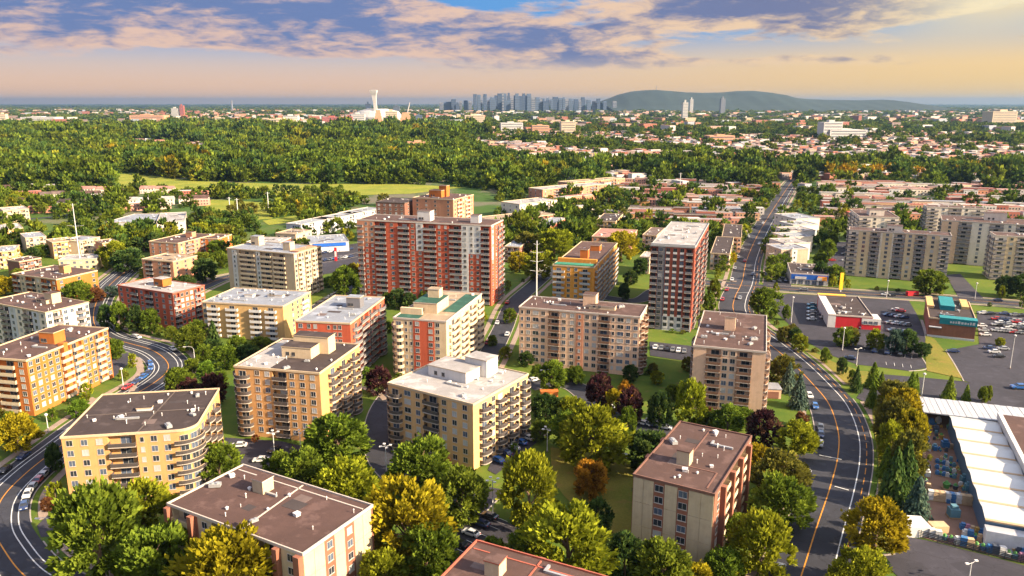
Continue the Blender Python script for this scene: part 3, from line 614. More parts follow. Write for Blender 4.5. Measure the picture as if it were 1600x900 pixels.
for i in range(6):      # stepped pale row beside the avenue
    va = 391-i*9.6; ua = 1221+i*4.6; ub = 1263+i*3.6
    bl('townhouse', 'pale grey row house beside the avenue, %s from the front of its stepped row' % ['first', 'second', 'third', 'fourth', 'fifth', 'sixth'][i], 'the stepped pale row by the avenue', (ua, va), (ub, va-1.5), h=10.5+(i % 2)*.6, n=3, depth=19 if i < 5 else 30, wallm=['beige', 'ltgrey', 'pale', 'ltgrey', 'white', 'pale'][i], roof=['grey', 'white', 'silver', 'white', 'silver', 'grey'][i], trim='white', vents=3, seed=140+i, front='.:4 s:2/white .:4' if i == 0 else '', right='w w w w', left='w w w w', cat='row house')
MIDAPT = [((790, 385), (812, 387), (826, 374), 'brick', 'grey', 'brick block with blue-grey roof left of the orange block'), ((836, 353), (858, 355), (880, 341), 'red', 'grey', 'red block with cluttered grey roof among the mid-distance trees'), ((932, 345), (962, 347), (968, 335), 'yellow', 'dark', 'yellow-walled block behind the bright yellow tree'), ((925, 370), (985, 373), (995, 360), 'salmon', 'pinkish', 'long salmon block with pinkish roof left of the chequered tower'),
          ((1005, 367), (1026, 369), (1034, 357), 'cream', 'shingle', 'cream house block just left of the chequered tower'), ((1110, 397), (1140, 398), (1150, 372), 'pink', 'dark', 'low dark-roofed block right of the chequered tower'), ((1128, 371), (1158, 372), (1162, 352), 'pink', 'dark', 'second low dark-roofed block beside the avenue'), ((1000, 402), (1015, 403), (1022, 395), 'cream', 'white', 'tiny cream house under the bright yellow tree')]
for i, (a, b_, c, wm, rm, ds) in enumerate(MIDAPT):
    bl('apartment_building', ds, 'the mid-distance blocks', a, b_, c, h=10, n=3, wallm=wm, roof=rm, trim='cream', rail='smoke', vents=5, seed=160+i, front='w b:4 w b:4 w', right='w w b:4 w', cat='apartment building')
# cropped block at the bottom edge: known by its rear corner
d2 = P(745, 848, 15.5).to_2d(); c2 = P(973, 912, 15.5).to_2d(); e2 = (c2-d2).normalized(); pv2 = Vector((-e2.y, e2.x)); dp2 = 24.0
F[3] = bl('apartment_building', 'brown roof with red edging, block cropped by the bottom border', 'the red-edged roof', None, None, h=15.5, n=5, wallm='conc', roof='brown', trim='red', rail='cream', vents=9, seed=7, left='w w b:5 w w', back='f b:5 f b:5 f b:5 f w f', rect=(d2-pv2*dp2, c2-pv2*dp2, dp2), pent=((.22, .62, 3, 3, 3.2, 'conc'),), seams=((.47, .5, .47, .98), (.02, .9, .98, .9)))
# white roof half of the two-tone block, terrace awning, glass dome of the beige block and other roof details
def extra(key, nm, m, x0, x1, y0, y1, z0, z1):
    root, q = F[key]; b = MB(); b.box(x0*q['Lx'], x1*q['Lx'], y0*q['Dp'], y1*q['Dp'], q['h']+z0, q['h']+z1); return b.build(nm, m, root)
extra(6, 'white_roof_membrane', ROOF['white'], .02, .40, .03, .97, .24, .29)
extra(16, 'awning', mat('awning_green', (.03, .17, .10), .7), .04, .96, .0, .07, .2, 1.1)
extra(16, 'roof_terrace_wall', WALL['ochre'], .02, .98, .13, .16, .2, 2.2)
extra(13, 'terrace_wall', WALL['cream'], .0, .42, .15, .18, .2, 2.6)
root13, q13 = F[13]; b = MB(); b.box(.2*q13['Lx'], .2*q13['Lx']+9.5, .22*q13['Dp'], .22*q13['Dp']+13, q13['h']+4.26, q13['h']+4.34); b.build('green_roof_deck', ROOF['green'], root13)
extra(13, 'green_roof_deck', ROOF['green'], .02, .45, .02, .14, .25, .32); extra(13, 'green_roof_deck', ROOF['green'], .7, .98, .3, .95, .25, .32)
extra(12, 'side_cap', WALL['salmon'], .86, .99, .2, .9, .24, .9)
extra(17, 'parapet_screen', WALL['grey'], .0, 1.0, .0, .015, .25, 1.3)
extra(7, 'stair_tower', WALL['orange'], .9, 1.01, .42, .47, -18, 1.2)
# ------------------------------------------------------------------ roads, lots, lawns
W_ = M_LINEW; Y_ = M_LINEY
road_left, RL = road('road', [(120, 945), (45, 905), (8, 862), (-8, 825), (2, 781), (40, 740), (92, 699), (150, 655), (205, 620), (238, 600), (258, 584), (263, 570), (252, 556), (232, 545), (200, 536), (172, 528), (152, 514), (146, 495), (152, 470), (172, 445), (195, 425), (215, 408)], 14.5,
    lines=((0, .28, Y_, None, 0), (3.4, .25, W_, None, 0), (4.9, .25, W_, None, 0), (-3.4, .25, W_, None, 0), (-4.9, .25, W_, None, 0)))
avenue, AV = road('road', [(1238, 965), (1262, 899), (1283, 830), (1304, 765), (1316, 715), (1316, 675), (1301, 632), (1275, 600), (1240, 565), (1200, 533), (1166, 508), (1150, 485), (1152, 465), (1163, 440), (1172, 400), (1196, 350), (1233, 292), (1243, 280)], 16.0,
    lines=((-1.2, .30, Y_, None, 0), (4.6, .28, W_, None, 0), (6.4, .22, Y_, (3, 2), 0)))
cross, CR = road('road', [(1100, 441), (1172, 447), (1240, 452), (1320, 457), (1400, 462), (1500, 468), (1600, 476), (1700, 484)], 12, lines=((0, .25, Y_, None, 0),))
side, SR = road('road', [(1275, 720), (1225, 712), (1160, 700), (1100, 688), (1035, 676), (988, 666), (948, 646), (922, 622), (895, 603), (860, 597), (825, 604)], 8.5, walk=False)
mid1, MR = road('road', [(870, 415), (835, 445), (803, 475), (785, 515), (762, 560), (742, 590)], 9, walk=True)
mid2, M2 = road('road', [(655, 560), (640, 590), (608, 622), (592, 655), (590, 695), (606, 730), (650, 765), (700, 790)], 8, walk=False)
r5, _ = road('road', [(270, 470), (318, 447), (356, 433), (430, 420), (520, 405), (570, 396)], 11, lines=((0, .25, Y_, None, 0),))
r6, _ = road('road', [(455, 505), (505, 475), (548, 449), (575, 432)], 8, walk=False)
r7, _ = road('road', [(1100, 441), (1030, 452), (990, 470), (900, 455), (870, 440)], 8, walk=False)
diag, DG = road('road', [(770, 372), (812, 330), (862, 300), (905, 272), (955, 240), (985, 225)], 12, walk=False, kerb=False, lines=((0, .3, W_, None, 0),))
for px in ([(1330, 330), (1600, 340), (1750, 346)], [(1290, 305), (1600, 312), (1750, 316)], [(960, 330), (1090, 334), (1195, 338)], [(900, 306), (1050, 309), (1210, 313)], [(60, 318), (180, 312), (330, 312)], [(0, 345), (90, 338), (170, 322)]):
    road('street', px, 8, walk=False, kerb=False)
LOT = {}
LOT['main'] = patch('parking_lot', [(1200, 466), (1232, 459), (1300, 463), (1420, 470), (1432, 490), (1445, 520), (1452, 545), (1440, 558), (1448, 575), (1420, 580), (1368, 573), (1340, 570), (1300, 556), (1262, 535), (1238, 512), (1215, 490)], M_LOT)
LOT['east'] = patch('parking_lot', [(1526, 486), (1600, 490), (1720, 498), (1720, 640), (1600, 640), (1505, 594), (1478, 548), (1530, 538)], M_LOT)
LOT['drive'] = patch('driveway', [(1338, 622), (1350, 606), (1378, 585), (1440, 590), (1505, 596), (1560, 614), (1640, 632), (1640, 660), (1560, 640), (1430, 618), (1392, 622), (1362, 634)], M_LOT)
LOT['south'] = patch('parking_lot', [(1366, 866), (1408, 864), (1412, 838), (1465, 848), (1600, 884), (1700, 915), (1700, 1000), (1360, 1000), (1380, 930), (1402, 900)], M_LOT)
LOT['yard'] = patch('yard', [(1434, 640), (1482, 646), (1540, 812), (1536, 832), (1640, 862), (1640, 888), (1412, 834), (1448, 800)], M_PAVE)
LOT['six'] = patch('parking_lot', [(352, 684), (440, 690), (470, 697), (478, 712), (440, 738), (372, 728), (350, 705)], M_LOT)
LOT['bays'] = patch('parking_lot', [(742, 757), (794, 767), (759, 801), (828, 833), (800, 862), (745, 850), (690, 920), (620, 940), (690, 858), (735, 806)], M_LOT)
LOT['five'] = patch('parking_lot', [(762, 735), (768, 722), (838, 672), (856, 678), (775, 742)], M_LOT)
LOT['fork'] = patch('driveway', [(58, 822), (84, 796), (122, 793), (128, 812), (112, 838), (104, 846), (98, 836), (64, 840)], M_LOT)
LOT['orange'] = patch('driveway', [(172, 560), (200, 551), (203, 566), (178, 590), (172, 582)], M_LOT)
LOT['c17'] = patch('parking_lot', [(1015, 534), (1082, 541), (1082, 566), (1016, 556)], M_LOT)
LOT['dealer'] = patch('parking_lot', [(480, 392), (560, 380), (562, 420), (500, 430)], M_LOT)
LOT['eastlot'] = patch('parking_lot', [(1295, 378), (1328, 378), (1326, 430), (1286, 428)], M_LOT)
LOT['tower'] = patch('driveway', [(1478, 430), (1500, 428), (1540, 470), (1500, 469)], M_LOT)
LOT['gas'] = patch('parking_lot', [(1196, 422), (1236, 424), (1236, 450), (1192, 447)], M_LOT)
LAWN = [patch('lawn', [(860, 700), (985, 725), (988, 830), (935, 820), (870, 760)], M_GRASSY, block=False, smooth=True), patch('lawn', [(1215, 520), (1260, 545), (1300, 565), (1345, 580), (1372, 582), (1340, 606), (1322, 600), (1290, 570)], M_GRASSY, block=False),
        patch('lawn', [(1362, 640), (1425, 636), (1436, 700), (1445, 790), (1400, 820), (1372, 790), (1372, 720)], M_GRASSY, block=False), patch('lawn', [(1350, 815), (1404, 835), (1404, 858), (1360, 868), (1340, 850)], M_GRASSY, block=False),
        patch('lawn', [(1446, 522), (1460, 530), (1482, 556), (1504, 592), (1448, 580), (1446, 560)], M_GRASSY, block=False), patch('field', [(92, 276), (210, 271), (300, 283), (420, 287), (640, 288), (725, 293), (640, 303), (430, 308), (300, 300), (110, 288)], M_FIELD), patch('field', [(330, 312), (440, 318), (425, 342), (300, 350)], M_FIELD, block=True),
        patch('field', [(410, 345), (475, 335), (470, 345), (420, 352)], M_FIELD)]
def strip(name, px, w, m, z=.12, n=6):
    pts = spline([P(u, v).to_2d() for u, v in px], n); b = MB(); ribbon(b, pts, -w/2, w/2, 0, z); return tag(b.build(name, m), kind='structure')
strip('path', [(205, 612), (214, 595), (221, 578), (216, 562), (200, 556)], 2, M_CONC); strip('path', [(440, 640), (470, 660), (480, 685)], 2, M_CONC); strip('path', [(565, 605), (590, 615), (602, 625)], 2, M_CONC)
strip('path', [(140, 622), (155, 632), (168, 640)], 2.2, M_CONC); strip('path', [(1440, 500), (1446, 520), (1452, 546)], 1.2, M_KERB); strip('kerb', [(1478, 548), (1492, 570), (1506, 596)], .4, M_KERB, .15); strip('kerb', [(1420, 580), (1448, 576), (1440, 558)], .4, M_KERB, .15)
strip('kerb', [(1404, 864), (1408, 850), (1404, 836)], .5, M_KERB, .15); strip('kerb', [(1352, 856), (1372, 868), (1398, 866)], .5, M_KERB, .15)
strip('kerb', [(793, 767), (759, 801), (765, 811), (830, 833)], .35, M_KERB, .14)
def bay_lines(px0, px1, n, ln, dirpx, m=M_LINEW):
    a, b = P(*px0).to_2d(), P(*px1).to_2d(); d = (P(*dirpx).to_2d()-a).normalized()*ln; z = ZLEV[0]+.06
    for i in range(n):
        p = a.lerp(b, i/(n-1)); q = p+d; nn = Vector((-d.y, d.x)).normalized()*.07; o = MB()
        o.quad((*(p-nn), z), (*(p+nn), z), (*(q+nn), z), (*(q-nn), z)); tag(o.build('bay_line', m), kind='structure')
bay_lines((768, 806), (668, 905), 8, 5.0, (790, 815)); bay_lines((1352, 543), (1425, 556), 8, 4.5, (1350, 550)); bay_lines((1385, 571), (1424, 576), 4, 4, (1384, 565)); bay_lines((1262, 474), (1266, 502), 6, 4.6, (1272, 474)); bay_lines((1020, 540), (1080, 547), 8, 4.6, (1019, 548))
def stopline(px0, px1, w=.35, m=M_LINEW):
    a, b = P(*px0).to_2d(), P(*px1).to_2d(); nn = (b-a).normalized(); nn = Vector((-nn.y, nn.x))*w/2; z = ZLEV[0]+.07; o = MB(); o.quad((*(a-nn), z), (*(b-nn), z), (*(b+nn), z), (*(a+nn), z)); tag(o.build('stop_line', m), kind='structure')
stopline((1280, 712), (1315, 719)); stopline((1304, 761), (1326, 767)); stopline((1150, 458), (1170, 458))
# ------------------------------------------------------------------ shops, garden centre
def shop(name, label, short, A, B, C, h, wm, roofm_, trimm, cat):
    r, q = building(name, label, short, A, B, C, h=h, n=1, wallm=wm, roof=roofm_, trim=trimm, vents=9, seed=int(A[0]), cat=cat); return r, q
k, q = shop('restaurant', 'red fast-food restaurant with white end bands and dark roof units', 'the red restaurant', (1296, 494), (1364, 497), (1345, 465), 5.6, 'kred', 'dark', 'white', 'restaurant')
b = MB(); b.box(-.3, 3, -.12, q['Dp']*.9, 0, 6.3); b.build('white_band', WALL['white'], k)
b = MB(); b.box(q['Lx']-4.5, q['Lx']+3.5, -.15, 9, 0, 5.2, 0); b.build('front_bay', WALL['white'], k)
b = MB(); b.box(q['Lx']-4.5, q['Lx']+3.6, -.3, 9.1, 0, 2.4, 0); b.build('red_skirt', WALL['kred'], k)
b = MB(); b.box(0, q['Lx']*.7, q['Dp']-.4, q['Dp']+2.5, 4.8, 6.2); b.build('yellow_awning', mat('awning_yellow', (.75, .38, .02), .6), k)
for i in range(3): inst('window', window_mesh(1.6, 1.6, 1), k, (q['Lx']-3+i*2.2, -.31 if i < 4 else 0, 2.5), 0)
k, q = shop('shop_building', 'two-storey brick building with teal sign band and tan end walls', 'the teal-banded brick building', (1452, 497), (1526, 505), (1512, 473), 8.2, 'brick', 'dark', 'cream', 'shop')
b = MB(); b.box(4, q['Lx']+.4, -.4, 4.5, q['h']-1.8, q['h']+1.0); tb = b.build('sign_band', WALL['teal'], k)
rr = random.Random(4); x = 8.0
for i in range(9):
    w = rr.uniform(.5, 1.0); b = MB(); b.box(x, x+w, -.5, -.38, q['h']-1.1, q['h']-.1+rr.uniform(-.2, .2)); b.build('sign_mark', WALL['white'], tb); x += w+.35
b = MB(); b.box(5, q['Lx']*.6, q['Dp']*.45, q['Dp']*.95, q['h']+.2, q['h']+2.4); b.build('rooftop_unit', WALL['teal'], k)
b = MB(); b.box(-.2, 2.6, q['Dp']*.5, q['Dp']+.2, q['h']-.5, q['h']+1.4); b.build('end_wall', WALL['yellow'], k); b = MB(); b.box(q['Lx']-4, q['Lx']-1, q['Dp']*.6, q['Dp']+.2, q['h']-.5, q['h']+1.4); b.build('end_wall', WALL['yellow'], k)
b = MB(); b.box(0.2, 5, -1.5, 0, 4.6, 5.0); b.build('canopy', WALL['ltgrey'], k); b = MB(); b.box(-.1, q['Lx']+.1, -.25, 0, 0, .9); b.build('plinth', WALL['white'], k)
k, q = shop('service_station', 'small shop with blue fascia and white roof edge beside the cross street', 'the blue-fronted shop', (1236, 429), (1295, 431), (1293, 415), 6.0, 'white', 'dark', 'white', 'shop')
b = MB(); b.box(.3, q['Lx']-.3, -.4, 0, 3.2, 5.9); f_ = b.build('blue_fascia', WALL['blue'], k)
b = MB(); b.box(q['Lx']*.72, q['Lx']*.96, -.55, -.39, 3.0, 5.4); b.build('sign_panel', mat('sign_orange', (.8, .3, .04), .5), f_); b = MB(); b.box(q['Lx']*.70, q['Lx']*.83, -.62, -.54, 2.8, 4.8); b.build('sign_panel', WALL['white'], f_)
b = MB(); b.box(q['Lx']*.12, q['Lx']*.42, -.55, -.39, 3.4, 4.8); b.build('sign_panel', WALL['white'], f_)
for i in range(5): inst('window', window_mesh(2.6, 2.4, 1), k, (2+i*3.6, 0, .3), 0)
# dealer hall with blue glass beyond the beige block
k, q = shop('car_showroom', 'blue-roofed car showroom left of the wide red tower', 'the car showroom', (485, 384), (545, 378), (552, 366), 6.5, 'ltgrey', 'grey', 'grey', 'showroom')
b = MB(); b.box(2, q['Lx']-2, -.5, 1, 4.2, 6.4); b.build('blue_fascia', WALL['blue'], k)
b = MB(); b.box(-.8, .8, -.3, .3, 0, 9); ps = b.build('price_pylon', [WALL['kred']], None, P(525, 408)); tag(ps, 'red and white roadside pylon sign by the car showroom', 'sign')
b = MB(); b.box(-.6, .6, -.36, .36, 3, 6.5); b.build('sign_panel', WALL['white'], ps)
# garden centre: slatted glasshouse, flat brown hall, corrugated back canopy
gc = empty('garden_centre', (0, 0, 0)); tag(gc, 'garden centre with white ribbed glasshouse roof and brown flat hall, lower right', 'garden centre')
hz = 6.0
g0, g1, g2, g3 = (P(1483, 646, hz).to_2d(), P(1540, 808, hz).to_2d(), P(1627, 808, hz).to_2d(), P(1550, 640, hz).to_2d())
dr = (g1-g0).normalized(); rt = Vector((-dr.y, dr.x)); 
if rt.x < 0: rt = -rt
wid = (g3-g0).dot(rt); ln = (g1-g0).length
M_GH = mat('glasshouse_panel', (.42, .42, .40), .35, .08, .5, spec=.5); M_GHR = mat('glasshouse_valley', (.38, .27, .16), .8); M_CORR = mat('corrugated', (.38, .39, .41), .5, .12, .3, metal=.2)
nb = 7; seg = ln/nb
for i in range(nb):
    a = g0+dr*(i*seg+.5); c = g0+dr*((i+1)*seg-.5); m_ = (a+c)*.5; b = MB()
    for p0, p1, z0, z1 in ((a, m_, hz-.5, hz+.15), (m_, c, hz+.15, hz-.5)): b.quad((*p0, z0), (*p1, z1), (*(p1+rt*wid), z1), (*(p0+rt*wid), z0))
    b.build('glasshouse_vault', M_GH, gc)
    b = MB(); e0, e1 = c, c+dr*1.0; b.prism([tuple(e0), tuple(e1), tuple(e1+rt*wid), tuple(e0+rt*wid)] if True else [], hz-.75, hz-.42); b.build('valley_gutter', M_GHR, gc)
b = MB(); b.prism([tuple(g0+rt*.3), tuple(g1+rt*.3), tuple(g1+rt*(wid)), tuple(g0+rt*wid)], 0, hz-.8); b.build('glasshouse_wall', mat('blue_wall', (.06, .12, .2), .4, spec=.6), gc)
h0 = g0+rt*(wid+.4)-dr*1.5; b = MB(); b.prism([tuple(h0), tuple(h0+dr*(ln+8)), tuple(h0+dr*(ln+8)+rt*60), tuple(h0+rt*60)], 0, hz+1.4, 0, top=1); b.build('hall', [WALL['ltgrey'], ROOF['brown']], gc)
b = MB(); b.prism([tuple(h0-rt*.3), tuple(h0+dr*(ln+8)-rt*.3), tuple(h0+dr*(ln+8)+rt*.8), tuple(h0+rt*.8)], hz, hz+2.0); b.build('hall_parapet', WALL['white'], gc)
k0 = P(1433, 619, 5.5).to_2d(); k1 = P(1640, 642, 5.5).to_2d(); kd = (k1-k0).normalized(); kn = Vector((kd.y, -kd.x)); wk = (P(1438, 643, 5.5).to_2d()-k0).dot(kn)
nk = 22; L_ = (k1-k0).length
for i in range(nk):
    a = k0+kd*(L_*i/nk); c = k0+kd*(L_*(i+1)/nk-.12); b = MB(); b.prism([tuple(a), tuple(a+kn*wk), tuple(c+kn*wk), tuple(c)], 5.2, 5.5+.06*(i % 2), bottom=True); b.build('canopy_sheet', M_CORR, gc)
b = MB(); b.prism([tuple(k0+kn*.4), tuple(k0+kn*1.0), tuple(k1+kn*1.0), tuple(k1+kn*.4)], 0, 5.1); b.build('canopy_wall', WALL['ltgrey'], gc)
b = MB(); b.prism([tuple(g1-rt*.1+dr*.4), tuple(g1+dr*3.5-rt*.1), tuple(g1+dr*3.5+rt*(wid+30)), tuple(g1+dr*.4+rt*(wid+30))], 0, 4.4, 0, top=1); b.build('side_canopy', [WALL['ltgrey'], M_CORR], gc)
blockpoly([tuple(g0-rt*1-dr*10), tuple(g1-rt*1+dr*10), tuple(g1+dr*10+rt*90), tuple(g0-dr*10+rt*90)])
# yard fence: posts and panels along the west side
fo = empty('yard_fence'); tag(fo, 'dark mesh fence around the garden centre yard', 'fence')
fpts = [P(1436, 644), P(1446, 800), P(1412, 834), P(1520, 862), P(1620, 886)]
M_FEN = mat('fence_dark', (.03, .035, .045), .6)
for a, c in zip(fpts, fpts[1:]):
    n_ = max(1, int((c-a).length/3)); 
    for i in range(n_):
        p, e = a.lerp(c, i/n_), a.lerp(c, (i+1)/n_); b = MB(); b.tube([p, p+Vector((0, 0, 2.1))], .07, 5); b.build('post', M_FEN, fo)
        dd = (e-p).normalized(); nn = Vector((-dd.y, dd.x, 0))*.02; b = MB()
        for zz in (.15, .55, .95, 1.35, 1.75): b.prism([tuple(p-nn)[:2], tuple(e-nn)[:2], tuple(e+nn)[:2], tuple(p+nn)[:2]], zz, zz+.16)
        b.build('panel', M_FEN, fo)
# goods in the yard
GM = dict(blue=mat('goods_blue', (.04, .13, .28), .5), white=mat('goods_white', (.5, .49, .46), .6), cream=mat('goods_cream', (.43, .3, .17), .7), teal=mat('goods_teal', (.09, .19, .23), .5), pink=mat('goods_pink', (.32, .14, .2), .6), yellow=mat('goods_yellow', (.4, .25, .06), .6), dark=mat('goods_dark', (.05, .06, .08), .6), green=mat('goods_green', (.08, .22, .05), .7))
M_PAL = mat('pallet_wood', (.32, .2, .1), .9)
def sackmesh(c, t):
    b = MB(); b.box(-.55, .55, -.5, .5, 0, .14, 1)
    if t == 0:
        for i in range(4): o = .05*(i % 2); b.box(-.52+o, .52-o, -.47+o, .47-o, .15+i*.36, .15+i*.36+.33, 0)
    elif t == 1: b.box(-.5, .5, -.45, .45, .15, 1.0, 0); b.box(-.3, .3, -.3, .3, 1.0, 1.35, 0)
    else:
        b.tube([(0, 0, .14), (0, 0, .7), (0, 0, .9)], [.35, .5, .55], 8, 0); b.tube([(0, 0, .9), (0, 0, 1.3)], [.4, .15], 6, 2)
    return b.mesh('goods', [GM[c], M_PAL, GM['green']])
_gm = {}
rg = random.Random(12); goods = []
def good(u, v, c, t, sc=1.0):
    if (c, t) not in _gm: _gm[(c, t)] = sackmesh(c, t)
    o = inst('goods_pallet' if t < 2 else 'plant_tub', _gm[(c, t)], None, P(u, v)+Vector((0, 0, .08)), rg.uniform(-.2, .2)-.3, sc); goods.append((o, c, t, u, v))
for i, c in enumerate(('white', 'cream', 'cream', 'white', 'blue', 'white', 'cream', 'cream')): good(1454+i*8.2, 781+i*1.1, c, 0, 1.7)
for i in range(17): good(1504+i*7.2, 828+i*2.4, ('blue', 'pink', 'cream', 'yellow', 'blue', 'white', 'blue', 'blue', 'blue')[i % 9], 1, 1.35)
for i in range(16): good(1455+i*10, 840+i*2.6, ('white', 'white', 'teal', 'pink', 'white', 'blue', 'cream', 'cream', 'blue', 'blue', 'dark')[i % 11], (0, 0, 2, 2, 1)[i % 5], 1.45)
for i in range(18): good(1464+(i % 6)*5.2, 724+(i//6)*9+(i % 6)*1.2, ('blue', 'teal', 'blue', 'white')[i % 4], (1, 2, 1)[i % 3], 1.0)
for i in range(15): good(1508+i*7.5, 838+i*2.5, ('white', 'blue', 'blue', 'cream', 'dark', 'blue', 'teal')[i % 7], (1, 0, 2, 1)[i % 4], 1.3)
for i in range(42): good(1450+rg.uniform(0, 34)+(i//6)*5, 655+(i//6)*20+rg.uniform(0, 14), rg.choice(('blue', 'white', 'teal', 'dark', 'cream', 'blue', 'yellow')), rg.choice((0, 1, 2)), rg.uniform(.55, .95))
for i in range(12): good(1442+(i % 3)*4, 655+i*10, ('white', 'cream', 'teal', 'dark', 'blue')[i % 5], (1, 2, 0)[i % 3], 1.1)
for (u, v, c, t, s_) in ((1447, 692, 'blue', 1, 1.6), (1448, 702, 'yellow', 1, 1.5), (1440, 700, 'white', 1, 1.3), (1460, 703, 'teal', 1, 1.4), (1476, 700, 'blue', 1, 2.0), (1470, 686, 'yellow', 2, 1.5), (1489, 808, 'teal', 1, 2.4), (1506, 754, 'teal', 1, 1.8), (1513, 768, 'teal', 1, 2.0), (1478, 764, 'green', 2, 1.8), (1492, 766, 'dark', 2, 1.5), (1455, 664, 'blue', 1, 1.6), (1466, 660, 'white', 1, 1.4), (1446, 735, 'white', 1, 1.5), (1448, 745, 'white', 1, 1.6), (1482, 672, 'teal', 2, 1.6), (1462, 675, 'dark', 1, 1.6)): good(u, v, c, t, s_)
def ordn(i): return str(i)+('th' if 10 <= i % 100 <= 20 else {1: 'st', 2: 'nd', 3: 'rd'}.get(i % 10, 'th'))
byc = {}
for g_ in goods: byc.setdefault((g_[1], 'plant tub' if g_[2] > 1 else ('sack pallet' if g_[2] == 0 else 'goods pallet')), []).append(g_)
for (c, kd), lst in byc.items():
    lst.sort(key=lambda q_: q_[3])
    for i, q_ in enumerate(lst): tag(q_[0], '%s %s in the garden centre yard%s' % (c, kd, '' if len(lst) == 1 else ', %s from left of the %s ones' % (ordn(i+1), c)), 'plant tub' if q_[2] > 1 else 'pallet', 'goods in the garden centre yard')
# white tent by the fence
tn = empty('tent', P(1425, 833)); tag(tn, 'white tarpaulin-covered stack at the corner of the garden yard', 'tarpaulin stack')
b = MB(); b.v = [(-4, -2, 0), (4, -2, 0), (4, 2, 0), (-4, 2, 0), (-3.6, -1.8, 2.6), (3.6, -1.8, 2.4), (2.5, 1.6, 3.6), (-2.8, 1.7, 3.9)]; b.f = [(0, 1, 5, 4), (1, 2, 6, 5), (2, 3, 7, 6), (3, 0, 4, 7), (4, 5, 6, 7)]; b.m = [0]*5; b.build('cover', GM['white'], tn)
b = MB(); b.box(4.2, 8, -1.2, 1.4, 0, 2.4); b.build('side_stack', GM['cream'], tn)
# hut by the spruces and gate hut
hut = empty('garage_hut', P(1203, 618), -.1); tag(hut, 'small flat-roofed garage hut beside the pink-beige block by the bend', 'garage')
b = MB(); b.box(-3, 3, -3, 3, 0, 3.4); b.build('wall', WALL['pink'], hut); b = MB(); b.box(-3.2, 3.2, -3.2, 3.2, 3.4, 3.7); b.build('roof', ROOF['grey'], hut); b = MB(); b.box(-2.2, 2.2, -3.08, -3.0, .1, 2.6); b.build('door', WALL['brown'], hut)
# ------------------------------------------------------------------ trees
def leafmesh(name, V, T, m):
    """V (n,4,3) leaf quads, T (n,) tint"""
    n = len(V); me = bpy.data.meshes.new(name); me.vertices.add(n*4); me.vertices.foreach_set('co', V.reshape(-1).astype(np.float32))
    me.loops.add(n*4); me.loops.foreach_set('vertex_index', np.arange(n*4, dtype=np.int32)); me.polygons.add(n)
    me.polygons.foreach_set('loop_start', np.arange(0, n*4, 4, dtype=np.int32)); me.polygons.foreach_set('loop_total', np.full(n, 4, dtype=np.int32))
    a = me.attributes.new('tint', 'FLOAT', 'POINT'); a.data.foreach_set('value', np.repeat(T, 4).astype(np.float32))
    me.materials.append(m); me.update(calc_edges=True); me.validate(); return me
def quads(C, Nn, s, rs):
    """leaf quads centred at C, facing Nn, size s"""
    n = len(C); r = rs.normal(size=(n, 3)); x = np.cross(Nn, r); x /= np.linalg.norm(x, axis=1)[:, None]+1e-9; y = np.cross(Nn, x)
    s = s[:, None]; a = x*s; b = y*s*.7
    return np.stack([C-a-b*.3, C-b+a*.1, C+a+b*.2, C+b], 1)
def crown(seed, ncl, nlf, leaf, m, rad=(.13, .26)):
    """lumpy crown, unit radius, 2 high: leaf tufts on uneven boughs, with gaps between them"""
    rs = np.random.RandomState(seed); V = []; T = []
    lob = [(rs.uniform(0, 6.28), rs.uniform(.15, .95), rs.uniform(.06, .22)) for _ in range(9)]      # boughs that stick out
    for _ in range(ncl):
        t = rs.uniform(0, 1)**.85; a = rs.uniform(0, 6.28)
        R_ = (.62+.38*(t/.35)**.6 if t < .35 else math.sqrt(max(0, 1-((t-.35)/.66)**2))**.9)
        for la, lt, lw in lob: R_ += lw*math.exp(-((math.cos(a-la)-1)**2)*9-((t-lt)**2)*22)
        r = R_*(rs.uniform(.72, 1.0) if rs.rand() < .75 else rs.uniform(.2, .72))*.86
        c = np.array([r*math.cos(a), r*math.sin(a), .1+t*1.72]); out = np.array([c[0], c[1], (c[2]-.75)*.9+.25]); out /= np.linalg.norm(out)+1e-6
        q = rs.uniform(*rad); d = rs.normal(size=(nlf, 3)); d /= np.linalg.norm(d, axis=1)[:, None]; d += out*.5
        C = c+d*q*rs.uniform(.35, 1.0, nlf)[:, None]
        L = out[None]*.8+d*.6+rs.normal(size=(nlf, 3))*.35+np.array([0, 0, .25]); L /= np.linalg.norm(L, axis=1)[:, None]
        Nn = np.cross(L, rs.normal(size=(nlf, 3))); Nn /= np.linalg.norm(Nn, axis=1)[:, None]; Nn[Nn[:, 2] < 0] *= -1
        Y_ = np.cross(Nn, L); s_ = (leaf*rs.uniform(.7, 1.35, nlf))[:, None]
        V.append(np.stack([C-L*s_, C-Y_*s_*.62, C+L*s_*1.15, C+Y_*s_*.62], 1)); T.append(np.clip(rs.uniform(.05, .95)*.75+.12+rs.normal(size=nlf)*.12, 0, 1))
    return leafmesh('crown', np.concatenate(V), np.concatenate(T), m)
